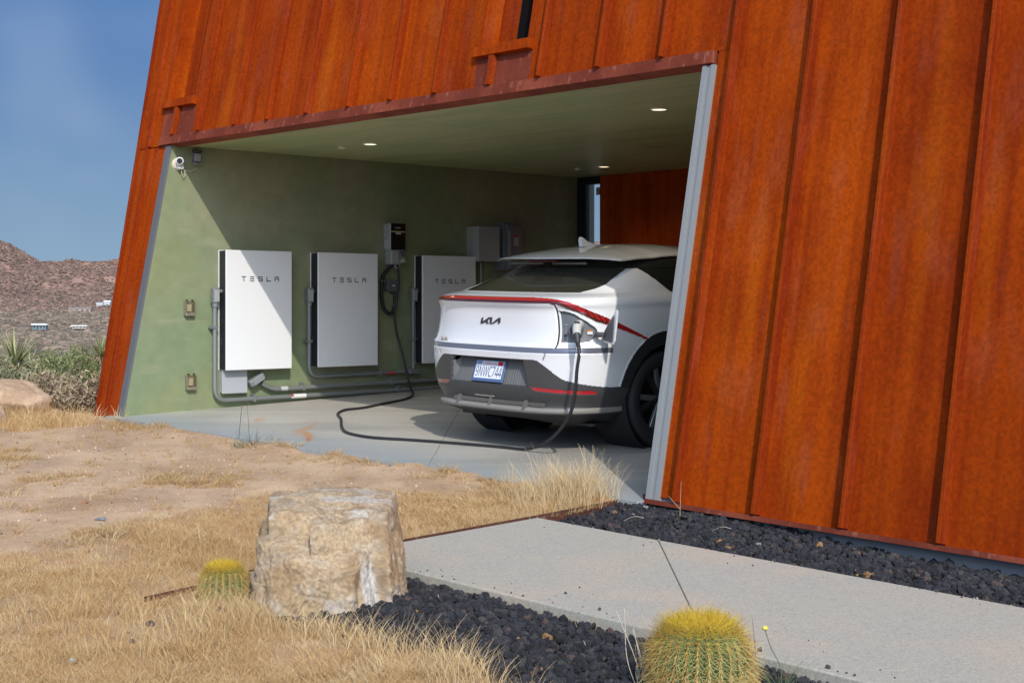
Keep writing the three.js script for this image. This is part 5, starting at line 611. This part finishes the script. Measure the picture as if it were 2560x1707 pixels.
// ---------------------------------------------------------------- far desert: scrub and houses
const bushG = (() => { const g = new THREE.IcosahedronGeometry(1, 2), p = g.attributes.position, v = V(); for (let i = 0; i < p.count; i++) { v.fromBufferAttribute(p, i); const q = 0.65 + 0.8 * (f3(v.x * 2.5 + 1, v.y * 2.5, v.z * 2.5, 3, 1201) - 0.15); p.setXYZ(i, v.x * q, Math.max(-0.2, v.y * q * 0.85), v.z * q); } g.computeVertexNormals(); return g; })();
{
  const L = []; for (let i = 0; i < 60000; i++) { const az = (i % 10 ? rr(-158, -149) : rr(-180, 180)) * Math.PI / 180, far = R() < 0.62, r = far ? Math.sqrt(rr(300 ** 2, 2900 ** 2)) : 24 * Math.pow(20, R()), x = HX + Math.cos(az) * r, z = HZ + Math.sin(az) * r; if (r < 30 && x > -12) continue; const s = (r > 1300 ? rr(0.7, 2.1) : rr(0.25, 0.75) * (1 + r / 1100)), k = rr(0.7, 1.3), c = r > 1300 ? (R() < 0.5 ? [0.14 * k, 0.10 * k, 0.072 * k] : [0.27 * k, 0.17 * k, 0.125 * k]) : R() < 0.5 ? [0.15 * k, 0.12 * k, 0.085 * k] : [0.25 * k, 0.18 * k, 0.13 * k]; L.push({ p: [x, H(x, z) + s * 0.2, z], r: [0, rr(0, 6.28), 0], s: [s * rr(0.8, 1.4), s * rr(0.6, 0.95), s * rr(0.8, 1.4)], c }); }
  scatter('desert_scrub', 'low desert scrub and rocks scattered over the valley and hills', bushG, M(1, 1, 1, 1), L);
}
function farHouse(x, z, w, d, h, wall, roofc, l, ry, pitched) {
  const t = thing('distant_house', l, 'house', [x, H(x, z) + 0.4, z], ry, 'houses in the valley'); mesh('wall', box(-w / 2, w / 2, 0, h, -d / 2, d / 2), M(...wall, 0.9), t); if (pitched) mesh('roof', extr([[-d / 2 - 0.6, 0], [d / 2 + 0.6, 0], [0, 1.5]], w + 1).rotateY(Math.PI / 2).translate(-w / 2 - 0.5, h, 0), M(...roofc, 0.9), t); else mesh('roof', box(-w / 2 - 0.5, w / 2 + 0.5, h, h + 0.45, -d / 2 - 0.5, d / 2 + 0.5), M(...roofc, 0.9), t);
  for (let i = 0; i < 4; i++) { const cx = -w / 2 + w * (i + 0.5) / 4; mesh(i === 1 ? 'door' : 'window', box(cx - w * 0.06, cx + w * 0.06, i === 1 ? 0.3 : h * 0.35, h * 0.78, d / 2, d / 2 + 0.1), M(0.05, 0.05, 0.06, 0.4), t); }
}
farHouse(-1106, -559, 17, 9, 3.0, [0.55, 0.45, 0.38], [0.30, 0.24, 0.20], 'long low tan house far across the valley', 0.9, true);
farHouse(-1358, -708, 6, 6, 3.2, [0.80, 0.82, 0.84], [0.7, 0.72, 0.75], 'bright white building far away, leftmost of three', 0.9, false); farHouse(-1366, -720, 6, 6, 2.8, [0.72, 0.76, 0.80], [0.75, 0.76, 0.78], 'pale building far away, middle of three', 0.9, true); farHouse(-1360, -732, 6.5, 6, 3.4, [0.78, 0.80, 0.82], [0.6, 0.62, 0.65], 'white building far away nearest the rusty corner', 0.9, true);
farHouse(-466, -219, 4.2, 3.5, 1.5, [0.16, 0.22, 0.24], [0.75, 0.75, 0.72], 'teal walled shed with white roof in the valley', 0.95, false); farHouse(-458, -229, 4.4, 3, 0.7, [0.60, 0.58, 0.52], [0.62, 0.60, 0.56], 'long pale low shed beside the teal one', 0.95, false); farHouse(-170, -70, 5.5, 4, 1.0, [0.45, 0.20, 0.12], [0.50, 0.24, 0.15], 'low red roofed shed at the left edge of the valley', 0.95, false);
scene.traverse(o => { if (o.isMesh) { o.castShadow = o.receiveShadow = true; } });
renderer.render(scene, camera);
